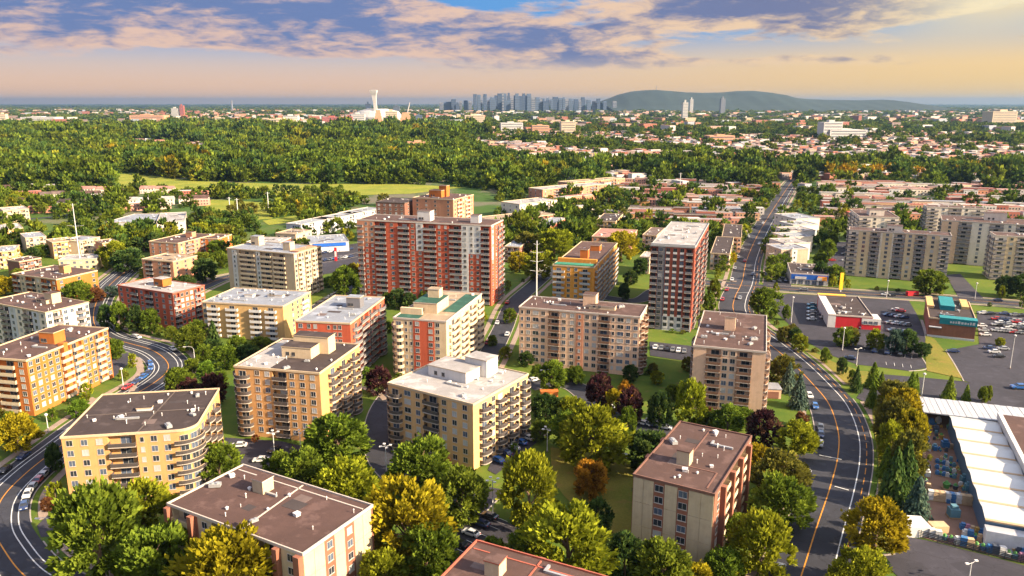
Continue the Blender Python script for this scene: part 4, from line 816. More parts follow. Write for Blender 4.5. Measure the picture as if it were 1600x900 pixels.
def cone_crown(seed, levels, leaf, m, per=14):
    rs = np.random.RandomState(seed); C = []; Nn = []; Sz = []; T = []
    for l in range(levels):
        z = l/levels; R_ = (1-z)**.85+.03; nb_ = max(4, int(per*(R_+.25))); off = rs.uniform(0, 6.28)
        for k_ in range(nb_):
            a = off+6.2832*k_/nb_+rs.normal()*.12; rr_ = R_*rs.uniform(.78, 1.1); t_ = rs.uniform(.2, .8)
            for s_ in np.linspace(.2, 1, 7):
                C.append((rr_*s_*math.cos(a), rr_*s_*math.sin(a), z+.03-.085*s_*R_*1.2+rs.normal()*.008)); Nn.append((math.cos(a)*.5+rs.normal()*.35, math.sin(a)*.5+rs.normal()*.35, .9)); Sz.append(leaf*rs.uniform(.7, 1.3)); T.append(t_+rs.normal()*.1)
    C = np.array(C); Nn = np.array(Nn); Nn /= np.linalg.norm(Nn, axis=1)[:, None]
    return leafmesh('crown', quads(C, Nn, np.array(Sz), rs), np.clip(np.array(T), 0, 1), m)
CR_ = [crown(s, 120, 62, .070, M_LEAF) for s in (1, 2, 3, 4, 5, 6)]
CRM = [crown(s, 48, 26, .115, M_LEAF, (.18, .3)) for s in (11, 12, 13, 14)]
CRL = [crown(s, 26, 15, .19, M_LEAFI, (.22, .36)) for s in (21, 22, 23, 24)]
CON = [cone_crown(s, 20, .085, M_LEAF, 16) for s in (31, 32)]; CONM = [cone_crown(s, 12, .15, M_LEAF, 9) for s in (33,)]
def trunk_mesh(seed):
    r_ = random.Random(seed); b = MB(); b.tube([(0, 0, -.05), (.03, 0, .25), (0, .03, .55), (.04, 0, .8)], [.075, .055, .045, .02], 7)
    for i in range(6):
        a = i*1.05+r_.uniform(-.3, .3); z = .32+.07*i; L = r_.uniform(.2, .32); b.tube([(0, 0, z), (L*.5*math.cos(a), L*.5*math.sin(a), z+.1), (L*math.cos(a), L*math.sin(a), z+.24)], [.03, .02, .008], 5)
    return b.mesh('trunk', M_BARK)
TRK = [trunk_mesh(i) for i in range(3)]
TC = dict(green=(.100, .150, .016), dgreen=(.045, .085, .022), ygreen=(.19, .215, .014), yellow=(.275, .225, .012), orange=(.30, .15, .016), purple=(.055, .020, .026), blue=(.065, .11, .085), olive=(.13, .13, .022), lgreen=(.12, .21, .022), rust=(.15, .06, .028), mid=(.125, .165, .018))
CN = dict(green='green', dgreen='dark green', ygreen='yellow-green', yellow='yellow', orange='orange-tinged', purple='dark purple', blue='blue-green', olive='olive', lgreen='light green', rust='rusty brown', mid='mid-green')
TREES = []; rt_ = random.Random(77)
def tree_at(x, y, wid, ht, kind, colk, fine=True, name=None, low=None):
    root = empty(name or {'c': 'spruce_tree', 'd': 'leafy_tree', 'y': 'young_tree', 's': 'shrub'}[kind], (x, y, 0), rt_.uniform(0, 6.28))
    c = TC[colk]; j = rt_.uniform(.88, 1.12); c = (c[0]*j*rt_.uniform(.94, 1.07), c[1]*j, c[2]*j, 1)
    if kind == 'c':
        z0 = ht*.06; cr = inst('crown', rt_.choice(CON if fine else CONM), root, (0, 0, z0), 0, (wid/2, wid/2, ht-z0))
    else:
        z0 = ht*{'d': .09, 'y': .1, 's': -.02}[kind]; cr = inst('crown', rt_.choice(CR_ if fine else CRM), root, (0, 0, z0), 0, (wid*.5, wid*.5, (ht-z0)*.5))
    cr.color = c
    tk = inst('trunk', rt_.choice(TRK), root, (0, 0, 0), 0, (max(2, wid*.5), max(2, wid*.5), ht*.85))
    u, v = toPx((x, y, ht*.5)); TREES.append(dict(o=root, u=u, v=v, x=x, y=y, w=wid, h=ht, kind=kind, col=colk, lab=None)); return TREES[-1]
def tree_px(u, vb, w, vt, kind, colk, fine=True):
    p = P(u, vb); ht = max(1.2, hgt(vb, vt)); t = (CAMH)/(ST+((vb+vt)/2-450)/FPX*CT)*.97
    # the crown's far side also shows, so the height read off the top pixel is a little too big
    return tree_at(p.x, p.y, w*t/FPX*(.93 if kind != 'c' else 1.03), ht*.9, kind, colk, fine)
NEAR = [(30, 704, 62, 642, 'd', 'yellow'), (126, 652, 32, 622, 'd', 'lgreen'), (162, 905, 128, 748, 'd', 'green'), (245, 925, 112, 815, 'd', 'green'), (228, 840, 100, 748, 'd', 'ygreen'), (362, 960, 165, 822, 'd', 'yellow'), (345, 752, 66, 690, 'd', 'green'),
 (88, 738, 24, 690, 'd', 'dgreen'), (75, 797, 22, 776, 's', 'rust'), (434, 752, 46, 702, 'd', 'green'), (474, 768, 74, 700, 'd', 'green'), (527, 725, 98, 642, 'd', 'green'), (545, 800, 98, 712, 'd', 'ygreen'), (640, 872, 130, 742, 'd', 'yellow'), (656, 768, 96, 680, 'd', 'green'), (722, 815, 78, 724, 'd', 'mid'),
 (668, 905, 90, 815, 'd', 'green'), (600, 925, 78, 858, 'd', 'ygreen'), (826, 822, 86, 698, 'd', 'ygreen'), (925, 735, 104, 630, 'd', 'ygreen'), (892, 705, 60, 640, 'd', 'green'), (920, 776, 52, 712, 'd', 'orange'), (885, 915, 138, 788, 'd', 'ygreen'), (822, 890, 62, 826, 'd', 'green'), (930, 840, 52, 776, 'd', 'dgreen'), (975, 912, 66, 828, 'd', 'dgreen'),
 (1032, 925, 92, 838, 'd', 'mid'), (1080, 935, 62, 876, 'd', 'yellow'), (1131, 915, 62, 855, 'd', 'green'), (1186, 902, 90, 793, 'd', 'ygreen'), (1215, 826, 94, 738, 'd', 'green'), (1215, 775, 84, 700, 'd', 'olive'), (1182, 738, 42, 690, 'd', 'yellow'), (1243, 712, 60, 655, 'd', 'ygreen'), (1190, 698, 54, 636, 'd', 'purple'), (1135, 680, 52, 628, 'd', 'green'), (1078, 668, 48, 588, 'd', 'ygreen'), (1030, 668, 40, 608, 'd', 'dgreen'), (985, 660, 40, 602, 'd', 'purple'),
 (938, 640, 42, 580, 'd', 'purple'), (958, 648, 30, 605, 'd', 'yellow'), (978, 622, 27, 592, 'd', 'orange'), (980, 680, 30, 632, 'd', 'green'), (862, 612, 42, 558, 'd', 'green'), (902, 600, 24, 570, 'd', 'green'), (1010, 735, 66, 665, 'd', 'dgreen'), (893, 660, 46, 615, 'd', 'ygreen'), (852, 660, 48, 612, 'd', 'dgreen'), (840, 590, 20, 568, 's', 'green'), (832, 640, 22, 618, 's', 'dgreen'), (870, 648, 28, 622, 's', 'green'),
 (1222, 605, 46, 552, 'd', 'olive'), (1231, 613, 30, 562, 'c', 'blue'), (1247, 637, 33, 580, 'c', 'blue'), (1252, 668, 24, 642, 's', 'rust'), (985, 596, 27, 568, 'd', 'dgreen'), (592, 617, 40, 570, 'd', 'purple'), (333, 632, 42, 578, 'd', 'purple'), (294, 616, 34, 588, 'd', 'purple'), (280, 614, 42, 572, 'd', 'green'), (322, 590, 26, 562, 'd', 'lgreen'), (182, 562, 24, 526, 'd', 'green'),
 (168, 516, 25, 472, 'd', 'dgreen'), (190, 518, 27, 468, 'd', 'green'), (215, 520, 27, 474, 'd', 'dgreen'), (238, 521, 29, 480, 'd', 'green'), (300, 548, 46, 505, 'd', 'mid'), (335, 545, 28, 496, 'c', 'dgreen'), (352, 578, 42, 538, 'd', 'green'), (388, 570, 42, 535, 'd', 'dgreen'), (318, 562, 26, 535, 's', 'green'), (8, 462, 40, 430, 'd', 'yellow'), (125, 476, 44, 436, 'd', 'green'), (150, 472, 28, 448, 'd', 'rust'),
 (620, 482, 26, 448, 'd', 'dgreen'), (640, 484, 24, 455, 'd', 'dgreen'), (605, 478, 18, 456, 'd', 'green'), (662, 470, 16, 452, 's', 'green'), (540, 462, 44, 412, 'd', 'green'), (552, 440, 30, 408, 'd', 'yellow'), (515, 448, 20, 430, 's', 'lgreen'), (838, 436, 42, 388, 'd', 'ygreen'), (866, 408, 56, 352, 'd', 'ygreen'), (824, 402, 42, 358, 'd', 'olive'), (812, 425, 34, 390, 'd', 'yellow'), (970, 408, 52, 358, 'd', 'yellow'), (915, 388, 40, 360, 'd', 'green'), (895, 372, 34, 345, 'd', 'olive'),
 (1000, 430, 24, 400, 'd', 'dgreen'), (985, 445, 24, 420, 'd', 'dgreen'), (975, 470, 18, 440, 'd', 'dgreen'), (1108, 490, 20, 455, 'd', 'green'), (1115, 470, 20, 432, 'd', 'mid'), (1140, 412, 20, 392, 'd', 'yellow'), (1125, 412, 18, 395, 'd', 'dgreen'),
 (1192, 496, 46, 446, 'd', 'green'), (1228, 500, 14, 474, 'y', 'green'), (1225, 534, 24, 508, 'd', 'olive'), (1242, 536, 22, 510, 'd', 'dgreen'), (1249, 549, 26, 520, 'd', 'ygreen'), (1238, 520, 16, 505, 's', 'olive'), (1316, 541, 30, 508, 'd', 'green'), (1329, 540, 26, 508, 'd', 'olive'), (1368, 546, 30, 512, 'd', 'ygreen'), (1398, 552, 30, 512, 'd', 'blue'), (1414, 552, 34, 510, 'd', 'dgreen'), (1440, 558, 26, 533, 'd', 'dgreen'),
 (1288, 568, 15, 541, 'y', 'green'), (1315, 585, 16, 556, 'y', 'dgreen'), (1337, 612, 20, 568, 'c', 'dgreen'), (1363, 606, 26, 562, 'c', 'green'), (1376, 608, 18, 578, 'c', 'green'), (1361, 636, 22, 592, 'c', 'green'), (1423, 615, 24, 577, 'c', 'green'), (1430, 612, 14, 580, 'c', 'green'), (1482, 624, 24, 583, 'c', 'mid'), (1509, 626, 15, 598, 'c', 'mid'), (1535, 630, 15, 602, 'y', 'mid'), (1543, 628, 12, 600, 'y', 'mid'), (1562, 540, 14, 526, 's', 'ygreen'),
 (1392, 646, 46, 588, 'd', 'olive'), (1410, 672, 52, 602, 'd', 'yellow'), (1395, 700, 58, 618, 'd', 'olive'), (1422, 712, 48, 634, 'd', 'yellow'), (1418, 752, 50, 668, 'd', 'olive'), (1388, 722, 40, 650, 'd', 'ygreen'), (1393, 790, 50, 690, 'c', 'dgreen'), (1430, 808, 44, 738, 'c', 'blue'), (1412, 772, 46, 680, 'c', 'dgreen'), (1383, 745, 30, 690, 'c', 'green'), (1367, 860, 92, 776, 'd', 'yellow'), (1340, 925, 76, 848, 'd', 'ygreen'), (1315, 935, 60, 878, 'd', 'ygreen'),
 (1453, 460, 46, 418, 'd', 'green'), (1568, 463, 30, 428, 'd', 'dgreen'), (1594, 466, 32, 426, 'd', 'dgreen'), (1304, 445, 30, 410, 'd', 'green'), (1280, 440, 22, 405, 'd', 'dgreen'), (1280, 420, 22, 392, 'd', 'green'), (1292, 405, 24, 372, 'd', 'green'), (1300, 385, 18, 362, 'd', 'mid'), (290, 462, 40, 428, 'd', 'dgreen'), (322, 440, 36, 400, 'd', 'dgreen'), (345, 420, 30, 390, 'd', 'green'), (180, 418, 40, 372, 'd', 'ygreen'), (200, 425, 46, 385, 'd', 'dgreen'), (165, 415, 30, 385, 'd', 'green'), (340, 400, 30, 372, 'd', 'green'), (315, 412, 26, 392, 'd', 'mid'),
 (65, 402, 26, 380, 'd', 'green'), (52, 408, 20, 384, 'd', 'dgreen'), (22, 412, 24, 385, 'd', 'yellow'), (104, 372, 26, 345, 'd', 'mid'), (62, 380, 18, 362, 'd', 'olive'), (145, 460, 24, 440, 's', 'blue'), (175, 463, 30, 446, 's', 'blue'), (30, 440, 24, 418, 'd', 'mid')]
NEAR += [(308, 528, 30, 498, 'd', 'green'), (268, 530, 22, 508, 'd', 'mid'), (372, 552, 30, 522, 'd', 'green'), (410, 552, 34, 524, 'd', 'mid'), (424, 566, 26, 540, 'd', 'dgreen'), (330, 556, 30, 528, 'd', 'dgreen'), (300, 582, 24, 558, 'd', 'mid'), (345, 600, 24, 578, 'd', 'green'), (566, 560, 22, 538, 'd', 'green'), (575, 590, 20, 572, 's', 'lgreen'), (606, 520, 20, 500, 'd', 'green'), (655, 498, 22, 474, 'd', 'dgreen'),
 (690, 485, 20, 464, 'd', 'dgreen'), (790, 560, 20, 540, 'd', 'ygreen'), (796, 505, 22, 480, 'd', 'green'), (770, 540, 16, 522, 's', 'green'), (822, 572, 26, 548, 'd', 'dgreen'), (885, 598, 26, 574, 'd', 'green'), (1025, 600, 22, 578, 'd', 'ygreen'), (1050, 625, 24, 598, 'd', 'mid'), (1020, 585, 18, 566, 's', 'olive'), (1075, 580, 22, 556, 'd', 'olive'), (1160, 668, 34, 634, 'd', 'green'), (1105, 670, 30, 640, 'd', 'mid'), (960, 700, 44, 655, 'd', 'green'), (845, 690, 34, 655, 'd', 'mid'), (1150, 850, 46, 800, 'd', 'mid'), (770, 880, 40, 835, 'd', 'green'), (585, 850, 40, 805, 'd', 'mid'), (480, 735, 40, 700, 'd', 'mid'), (1005, 790, 34, 752, 'd', 'dgreen')]
for q_ in NEAR: tree_px(*q_, fine=True)
def lineup(px, n, wid, ht, cols, desc, seed, jit=1.5):
    r_ = random.Random(seed); pts = spline([P(u, v).to_2d() for u, v in px], 12); k_ = 0
    for i in range(n):
        q_ = pts[int((i+.5)/n*(len(pts)-1))]; x, y = q_.x+r_.uniform(-jit, jit), q_.y+r_.uniform(-jit, jit)
        t_ = tree_at(x, y, wid*r_.uniform(.8, 1.2), ht*r_.uniform(.8, 1.2), 'd', r_.choice(cols), fine=False); t_['lab'] = desc
lineup([(1212, 440), (1222, 400), (1234, 360), (1256, 300)], 20, 9, 10, ('green', 'dgreen', 'ygreen', 'mid'), 'lining the right side of the straight avenue', 1, 2.5)
lineup([(1122, 432), (1150, 385), (1176, 345), (1214, 300)], 16, 9, 9, ('green', 'mid', 'ygreen', 'dgreen'), 'lining the left side of the straight avenue', 2, 2.5)
lineup([(430, 302), (480, 304), (540, 303)], 9, 8, 10, ('dgreen', 'green'), 'in the line across the bright field', 3)
lineup([(370, 335), (430, 330), (520, 318), (600, 322)], 12, 12, 11, ('olive', 'mid', 'green'), 'beside the lane beyond the grey townhouse row', 4, 6)
def scatter(px, n, wid, ht, cols, desc, seed):
    r_ = random.Random(seed); poly = pxpoly(px); xs_ = [p[0] for p in poly]; ys_ = [p[1] for p in poly]; k_ = 0
    for _ in range(n*40):
        if k_ >= n: break
        x, y = r_.uniform(min(xs_), max(xs_)), r_.uniform(min(ys_), max(ys_)); w = wid*r_.uniform(.7, 1.3)
        if not inpoly(x, y, poly) or blocked(x, y, w*.3): continue
        t_ = tree_at(x, y, w, ht*r_.uniform(.75, 1.25), 'd', r_.choice(cols), fine=False); t_['lab'] = desc; k_ += 1
MIXC = ('green', 'dgreen', 'mid', 'ygreen', 'olive')
scatter([(170, 402), (350, 402), (380, 350), (300, 345), (180, 350)], 26, 12, 11, MIXC, 'in the belt behind the small red-orange block', 5)
scatter([(0, 345), (170, 330), (170, 300), (0, 310)], 14, 11, 10, MIXC, 'among the low houses at the far left', 6)
scatter([(800, 400), (1010, 395), (1000, 330), (860, 335)], 22, 12, 10, MIXC+('yellow',), 'between the mid-distance blocks left of the chequered tower', 7)
rsb = random.Random(9)                                  # shrubs along the foot of the near facades
for key in (1, 2, 4, 5, 6, 7, 10, 11, 13, 18, 19, 17):
    root, q_ = F[key]; n_ = 4
    for i in range(n_):
        fr = rsb.random() < .65; lx, ly = (rsb.uniform(.05, .95)*q_['Lx'], -rsb.uniform(2.2, 3.4)) if fr else (q_['Lx']+rsb.uniform(2.4, 3.4), rsb.uniform(.1, .9)*q_['Dp'])
        c, s_ = math.cos(root.rotation_euler.z), math.sin(root.rotation_euler.z); x, y = root.location.x+lx*c-ly*s_, root.location.y+lx*s_+ly*c
        tree_at(x, y, rsb.uniform(2, 3.4), rsb.uniform(1.6, 3), 's', rsb.choice(('green', 'dgreen', 'olive', 'lgreen', 'rust')), fine=False)
def verge(pts, off, n, kinds, seed, desc):
    r_ = random.Random(seed); ns = normals(pts)
    for i in range(n):
        k_ = int((i+r_.uniform(.2, .8))/n*(len(pts)-1)); p = pts[k_]+ns[k_]*(off+r_.uniform(-1, 1.5)); u, v = toPx((p.x, p.y, 0))
        if not (-20 < u < 1620 and v < 920) or blocked(p.x, p.y, .5): continue
        kd, cc, w, h_ = r_.choice(kinds); t_ = tree_at(p.x, p.y, w*r_.uniform(.8, 1.2), h_*r_.uniform(.8, 1.2), kd, cc, fine=False); t_['lab'] = desc
YK = [('y', 'green', 3.0, 5.5), ('y', 'ygreen', 3.4, 6), ('s', 'dgreen', 2.4, 1.8), ('s', 'olive', 2.6, 2.0), ('y', 'mid', 3.2, 5)]
verge(RL, 13, 22, YK, 21, 'on the inner verge of the left road'); verge(RL, -13, 20, YK, 22, 'on the outer verge of the left road'); verge(AV[:110], 13.5, 16, YK, 23, 'on the east verge of the right road'); verge(AV[:110], -13.5, 12, YK, 24, 'on the west verge of the right road'); verge(MR, 9, 8, YK, 25, 'along the lane left of the long pink-beige block'); verge(CR, -11, 14, YK, 26, 'on the far verge of the cross street'); verge(CR, 10, 10, YK, 27, 'on the near verge of the cross street')
def relation(t_):
    best = None
    for c, s_, lx, dp in SHORT:
        d_ = math.hypot(t_['x']-c.x, t_['y']-c.y)-min(lx, dp)*.5
        if best is None or d_ < best[0]: best = (d_, c, s_)
    d_, c, s_ = best; du = t_['u']-toPx((c.x, c.y, 8))[0]; dy = t_['y']-c.y
    dx = t_['x']-c.x
    r_ = ('right of' if dx > 0 else 'left of') if abs(dx) > abs(dy) else ('behind' if dy > 0 else 'in front of')
    return r_+' '+s_
KN = {'d': 'leafy tree', 'c': 'spruce', 'y': 'slim young tree', 's': 'shrub'}
def uniq_labels(items, cat_of, group_of):
    seen = {}
    for it in items: seen.setdefault(it['base'], []).append(it)
    for b_, lst in seen.items():
        lst.sort(key=lambda t_: t_['u'])
        for i, it in enumerate(lst):
            lab = b_ if len(lst) == 1 else b_+(', left one of two' if len(lst) == 2 and i == 0 else ', right one of two' if len(lst) == 2 else ', %s from left' % ordn(i+1))
            if len(lab.split()) > 16: lab = lab.replace('leafy ', '').replace('large ', '')
            if len(lab.split()) > 16: lab = lab.replace(' one of two', '')
            tag(it['o'], lab, cat_of(it), group_of(it))
for t_ in TREES:
    sz = 'large ' if t_['h'] > 13 else ('small ' if t_['h'] < 7 else '')
    t_['base'] = '%s%s %s %s' % ('' if t_['lab'] or len(relation(t_).split()) > 8 else sz if not t_['lab'] else '', CN[t_['col']], KN[t_['kind']], t_['lab'] or relation(t_))
uniq_labels(TREES, lambda t_: {'d': 'tree', 'c': 'spruce', 'y': 'tree', 's': 'shrub'}[t_['kind']], lambda t_: 'trees '+t_['lab'] if t_['lab'] else 'trees among the apartment blocks')
# ------------------------------------------------------------------ hedges in front of blocks
# ------------------------------------------------------------------ cars
M_PAINT = bpy.data.materials.new('car_paint'); M_PAINT.use_nodes = True
_t = M_PAINT.node_tree; _b = _t.nodes['Principled BSDF']; _oi = N(_t, 'ShaderNodeObjectInfo'); _t.links.new(_oi.outputs['Color'], _b.inputs['Base Color']); _b.inputs['Roughness'].default_value = .3; _b.inputs['Coat Weight'].default_value = .5
def car_meshes():
    L, Wd = 4.5, 1.8
    prof = [(-2.25, .35), (-2.25, .72), (-2.05, .88), (-1.2, .95), (1.15, .98), (1.95, .95), (2.22, .85), (2.25, .4)]
    b = MB()
    for (x0, z0), (x1, z1) in zip(prof, prof[1:]): b.quad((x0, -Wd/2, z0), (x0, Wd/2, z0), (x1, Wd/2, z1), (x1, -Wd/2, z1))
    for s_ in (-1, 1):
        n = len(b.v); b.v += [(x, s_*Wd/2, z) for x, z in prof]; f_ = tuple(range(n, n+len(prof))); b.f.append(f_ if s_ < 0 else f_[::-1]); b.m.append(0)
    b.quad((-2.25, -Wd/2, .35), (2.25, -Wd/2, .4), (2.25, Wd/2, .4), (-2.25, Wd/2, .35))
    body = b.mesh('body', M_PAINT)
    c = MB(); lo = [(-1.25, -.84), (1.75, -.84), (1.75, .84), (-1.25, .84)]; hi = [(-.5, -.66), (1.15, -.66), (1.15, .66), (-.5, .66)]
    for i in range(4): j = (i+1) % 4; c.quad((*lo[i], .94), (*lo[j], .94), (*hi[j], 1.42), (*hi[i], 1.42))
    glass = c.mesh('windows', GLASS[0])
    r_ = MB(); r_.box(-.52, 1.17, -.68, .68, 1.41, 1.48)
    for x0, x1 in ((-1.22, -.5), (1.72, 1.14)):
        for s_ in (-1, 1): r_.tube([(x0, s_*.85, .95), (x1, s_*.67, 1.42)], .05, 4)
    roof = r_.mesh('roof', M_PAINT)
    w = MB(); w.tube([(0, -.11, 0), (0, .11, 0)], .33, 10); wh = w.mesh('wheel', M_RUB)
    hl = MB(); hl.box(-2.28, -2.2, -.25, .25, .62, .78); lm = hl.mesh('headlight', GM['white']); tl = MB(); tl.box(2.18, 2.27, -.22, .22, .66, .82); tm = tl.mesh('tail_light', WALL['kred'])
    return body, glass, roof, wh, lm, tm
CB = car_meshes()
PC = dict(white=(.55, .55, .54), black=(.012, .012, .014), grey=(.16, .165, .17), silver=(.3, .31, .32), blue=(.016, .09, .29), red=(.32, .015, .015), navy=(.015, .03, .09), teal=(.03, .2, .3))
CARS = []
def car(u, v, rz, c, desc, detail=True, sc=1.0, vp=None):
    p = P(u, v) if vp is None else vp
    root = empty('parked_car', (p.x, p.y, ZLEV[0]+.04), rz); root.scale = (sc, sc, sc)
    for nm, me in (('body', CB[0]), ('windows', CB[1]), ('roof', CB[2])):
        o = inst(nm, me, root); o.color = (*PC[c], 1)
    for x in (-1.4, 1.4):
        for y in (-.82, .82): inst('wheel', CB[3], root, (x, y, .33))
    if detail:
        for y in (-.6, .6): inst('headlight', CB[4], root, (0, y, 0)); inst('tail_light', CB[5], root, (0, y, 0))
    CARS.append(dict(o=root, u=u, base='%s car %s' % (c, desc), g='cars '+desc)); return root
def ang(px0, px1): a, b = P(*px0), P(*px1); return math.atan2(b.y-a.y, b.x-a.x)
def along(pts, u, v, off, fl=0):
    p = P(u, v).to_2d(); i = min(range(len(pts)), key=lambda k_: (pts[k_]-p).length); ns = normals(pts); d = pts[min(i+1, len(pts)-1)]-pts[max(i-1, 0)]
    q = pts[i]+ns[i]*off; return Vector((q.x, q.y, 0)), math.atan2(d.y, d.x)+fl
def roadcar(pts, u, v, off, c, desc, fl=0, **k):
    vp, rz = along(pts, u, v, off, fl); return car(u, v, rz, c, desc, vp=vp, **k)
for (u, v, c) in ((236, 566, 'blue'), (235, 575, 'blue'), (232, 584, 'navy'), (228, 592, 'blue'), (222, 600, 'navy'), (212, 610, 'red')): roadcar(RL, u+24, v, -6.1, c, 'parked on the inside of the left road bend')
for (u, v, c) in ((77, 738, 'navy'), (66, 746, 'silver'), (57, 756, 'red'), (48, 768, 'silver'), (40, 778, 'white'), (30, 800, 'navy')): roadcar(RL, u-20, v, 6.1, c, 'parked along the rounded-corner block kerb')
for (u, v, c) in ((18, 726, 'black'), (50, 704, 'navy')): roadcar(RL, u+14, v+10, -6.1, c, 'parked on the far kerb at the left edge')
for (u, v, c) in ((196, 532, 'silver'), (208, 531, 'white'), (270, 547, 'white')): roadcar(RL, u, v, 6.0, c, 'on the far side of the left road bend')
car(96, 803, ang((96, 803), (106, 790)), 'blue', 'on the small driveway by the left road'); car(115, 801, ang((115, 803), (126, 790)), 'white', 'on the small driveway by the left road')
car(374, 699, 0.1, 'white', 'in the lot below the two-tone roof block'); car(408, 722, .1, 'white', 'in the lot below the two-tone roof block'); car(428, 706, 1.2, 'black', 'in the lot below the two-tone roof block')
roadcar(AV, 1253, 795, -4.8, 'white', 'driving by the concrete-panel block'); roadcar(AV, 1216, 896, -5.5, 'white', 'at the bottom edge of the right road'); roadcar(AV, 1252, 742, -7.6, 'silver', 'half hidden under the tree by the right road')
for (u, v, c) in ((1270, 621, 'white'), (1279, 639, 'blue')): roadcar(AV, u, v, -6.4, c, 'parked inside the right road bend near the spruces')
for (u, v, c) in ((1288, 671, 'grey'), (1289, 684, 'navy'), (1289, 696, 'grey')): roadcar(AV, u, v, -6.4, c, 'parked before the side street')
for (u, v, c) in ((765, 810, 'black'), (752, 822, 'navy'), (736, 837, 'white'), (718, 854, 'black'), (697, 873, 'navy'), (676, 893, 'blue')): car(u, v, ang((735, 840), (755, 847)), c, 'in the bays above the red-edged roof')
for (u, v, c) in ((778, 722, 'blue'), (790, 711, 'navy'), (802, 702, 'white'), (814, 694, 'blue'), (825, 687, 'white'), (838, 680, 'grey')): car(u, v, ang((800, 700), (815, 707)), c, 'beside the white-roofed tan block')
for (u, v, c) in ((1002, 669, 'white'), (1020, 662, 'navy'), (1042, 668, 'white'), (972, 717, 'black'), (936, 641, 'white'), (919, 625, 'white'), (914, 632, 'grey'), (888, 598, 'black'), (828, 594, 'white')): roadcar(SR, u, v, 2.9 if v < 700 else 6, c, 'on the curving side street below the long pink-beige block')
car(974, 718, .2, 'silver', 'on the grass edge by the orange shrub-like tree')
for i, c in enumerate(('teal', 'teal', 'silver', 'grey', 'white')): car(1268, 478+i*5.6, .1, c, 'in the left column beside the red restaurant')
for i, c in enumerate(('navy', 'blue', 'navy', 'grey')): car(1288, 480+i*6, .1, c, 'in the column against the red restaurant wall')
for (u, v, c) in ((1407, 488, 'red'), (1400, 486, 'white'), (1338, 513, 'white'), (1358, 546, 'black'), (1404, 552, 'grey'), (1328, 562, 'navy')): car(u, v, ang((1300, 500), (1340, 505)), c, 'in the restaurant parking lot')
for (u, v, c) in ((1536, 491, 'white'), (1547, 492, 'black'), (1569, 492, 'navy'), (1585, 494, 'grey'), (1598, 495, 'black')): car(u, v, -.12, c, 'in the far row of the right-hand lot')
for (u, v, c) in ((1562, 506, 'white'), (1574, 508, 'silver'), (1588, 505, 'red'), (1600, 508, 'white'), (1572, 516, 'white'), (1584, 521, 'red'), (1598, 516, 'black')): car(u, v, -.12, c, 'in the middle rows of the right-hand lot')
for (u, v, c) in ((1533, 511, 'white'), (1536, 518, 'silver'), (1539, 525, 'white')): car(u, v, -.1, c, 'against the teal-banded brick building')
for (u, v, c) in ((1545, 546, 'navy'), (1553, 552, 'white'), (1567, 547, 'silver'), (1560, 559, 'black'), (1489, 551, 'navy')): car(u, v, -.15, c, 'in the open part of the right-hand lot')
car(1592, 608, -.1, 'blue', 'alone on the lower drive of the right-hand lot', sc=1.25)
for i in range(9): roadcar(AV, 1132+i*8, 470-i*16, -6.8, ('red', 'red', 'white', 'silver', 'white', 'grey', 'white', 'navy', 'white')[i], 'parked along the left kerb of the straight avenue', detail=False)
for (u, v, o_, c) in ((1152, 468, 1.5, 'silver'), (1180, 430, 4, 'navy'), (1172, 410, -2, 'red'), (1188, 380, 3, 'white'), (1196, 352, -2, 'white'), (1212, 330, 3, 'silver')): roadcar(AV, u, v, o_, c, 'driving on the straight avenue', detail=False)
for (u, v, o_, c) in ((1252, 452, 2, 'grey'), (1378, 459, 2, 'white'), (1392, 460, 2, 'black'), (1425, 463, -2, 'red'), (1450, 464, 2.5, 'grey'), (1560, 473, -2, 'navy')): roadcar(CR, u, v, o_, c, 'on the cross street', detail=False)
for i in range(6): car(1204+i*4.5, 434+(i % 2)*6, 1.4, ('white', 'silver', 'white', 'grey', 'white', 'navy')[i], 'beside the blue-fronted shop', detail=False)
rc = random.Random(5)
for i in range(16): car(492+(i % 8)*8, 398+(i//8)*12-(i % 8)*1.1, 1.2, rc.choice(('navy', 'blue', 'navy', 'grey', 'white')), 'in the car showroom yard', detail=False)
for i in range(7): car(1300+(i % 2)*20, 388+(i//2)*10, 0, rc.choice(('white', 'grey', 'silver', 'red', 'navy')), 'in the lot left of the front beige slab', detail=False)
for i in range(6): car(1024+i*9, 545+i*1.2, 1.3, rc.choice(('black', 'grey', 'navy', 'white')), 'in the small lot behind the long pink-beige block', detail=False)
for i in range(5): roadcar(MR, 775+i*7, 540-i*16, -3.4 if i % 2 else 3.4, rc.choice(('white', 'red', 'grey', 'navy')), 'on the lane left of the long pink-beige block', detail=False)
for i in range(5): car(500+i*9, 474-i*5, .6, rc.choice(('white', 'black', 'grey', 'navy')), 'on the lane behind the red block with grey roof', detail=False)
for i in range(18): car(1556+(i % 6)*9, 500+(i//6)*9+(i % 6)*.9, -.12, rc.choice(('white', 'silver', 'grey', 'black', 'red', 'navy', 'white')), 'in the packed rows of the right-hand lot', detail=False)
for i in range(12): car(1386+(i % 4)*9+(i//4)*4, 494+(i//4)*12+(i % 4)*1.2, .08, rc.choice(('white', 'silver', 'grey', 'black', 'navy')), 'between the restaurant and the brick building', detail=False)
for i in range(7): car(1356+i*10, 549+i*1.4, ang((1352, 543), (1350, 550)), rc.choice(('white', 'black', 'grey', 'navy')), 'in the marked bays under the restaurant trees', detail=False) if i % 2 else None
uniq_labels(CARS, lambda t_: 'car', lambda t_: t_['g'])
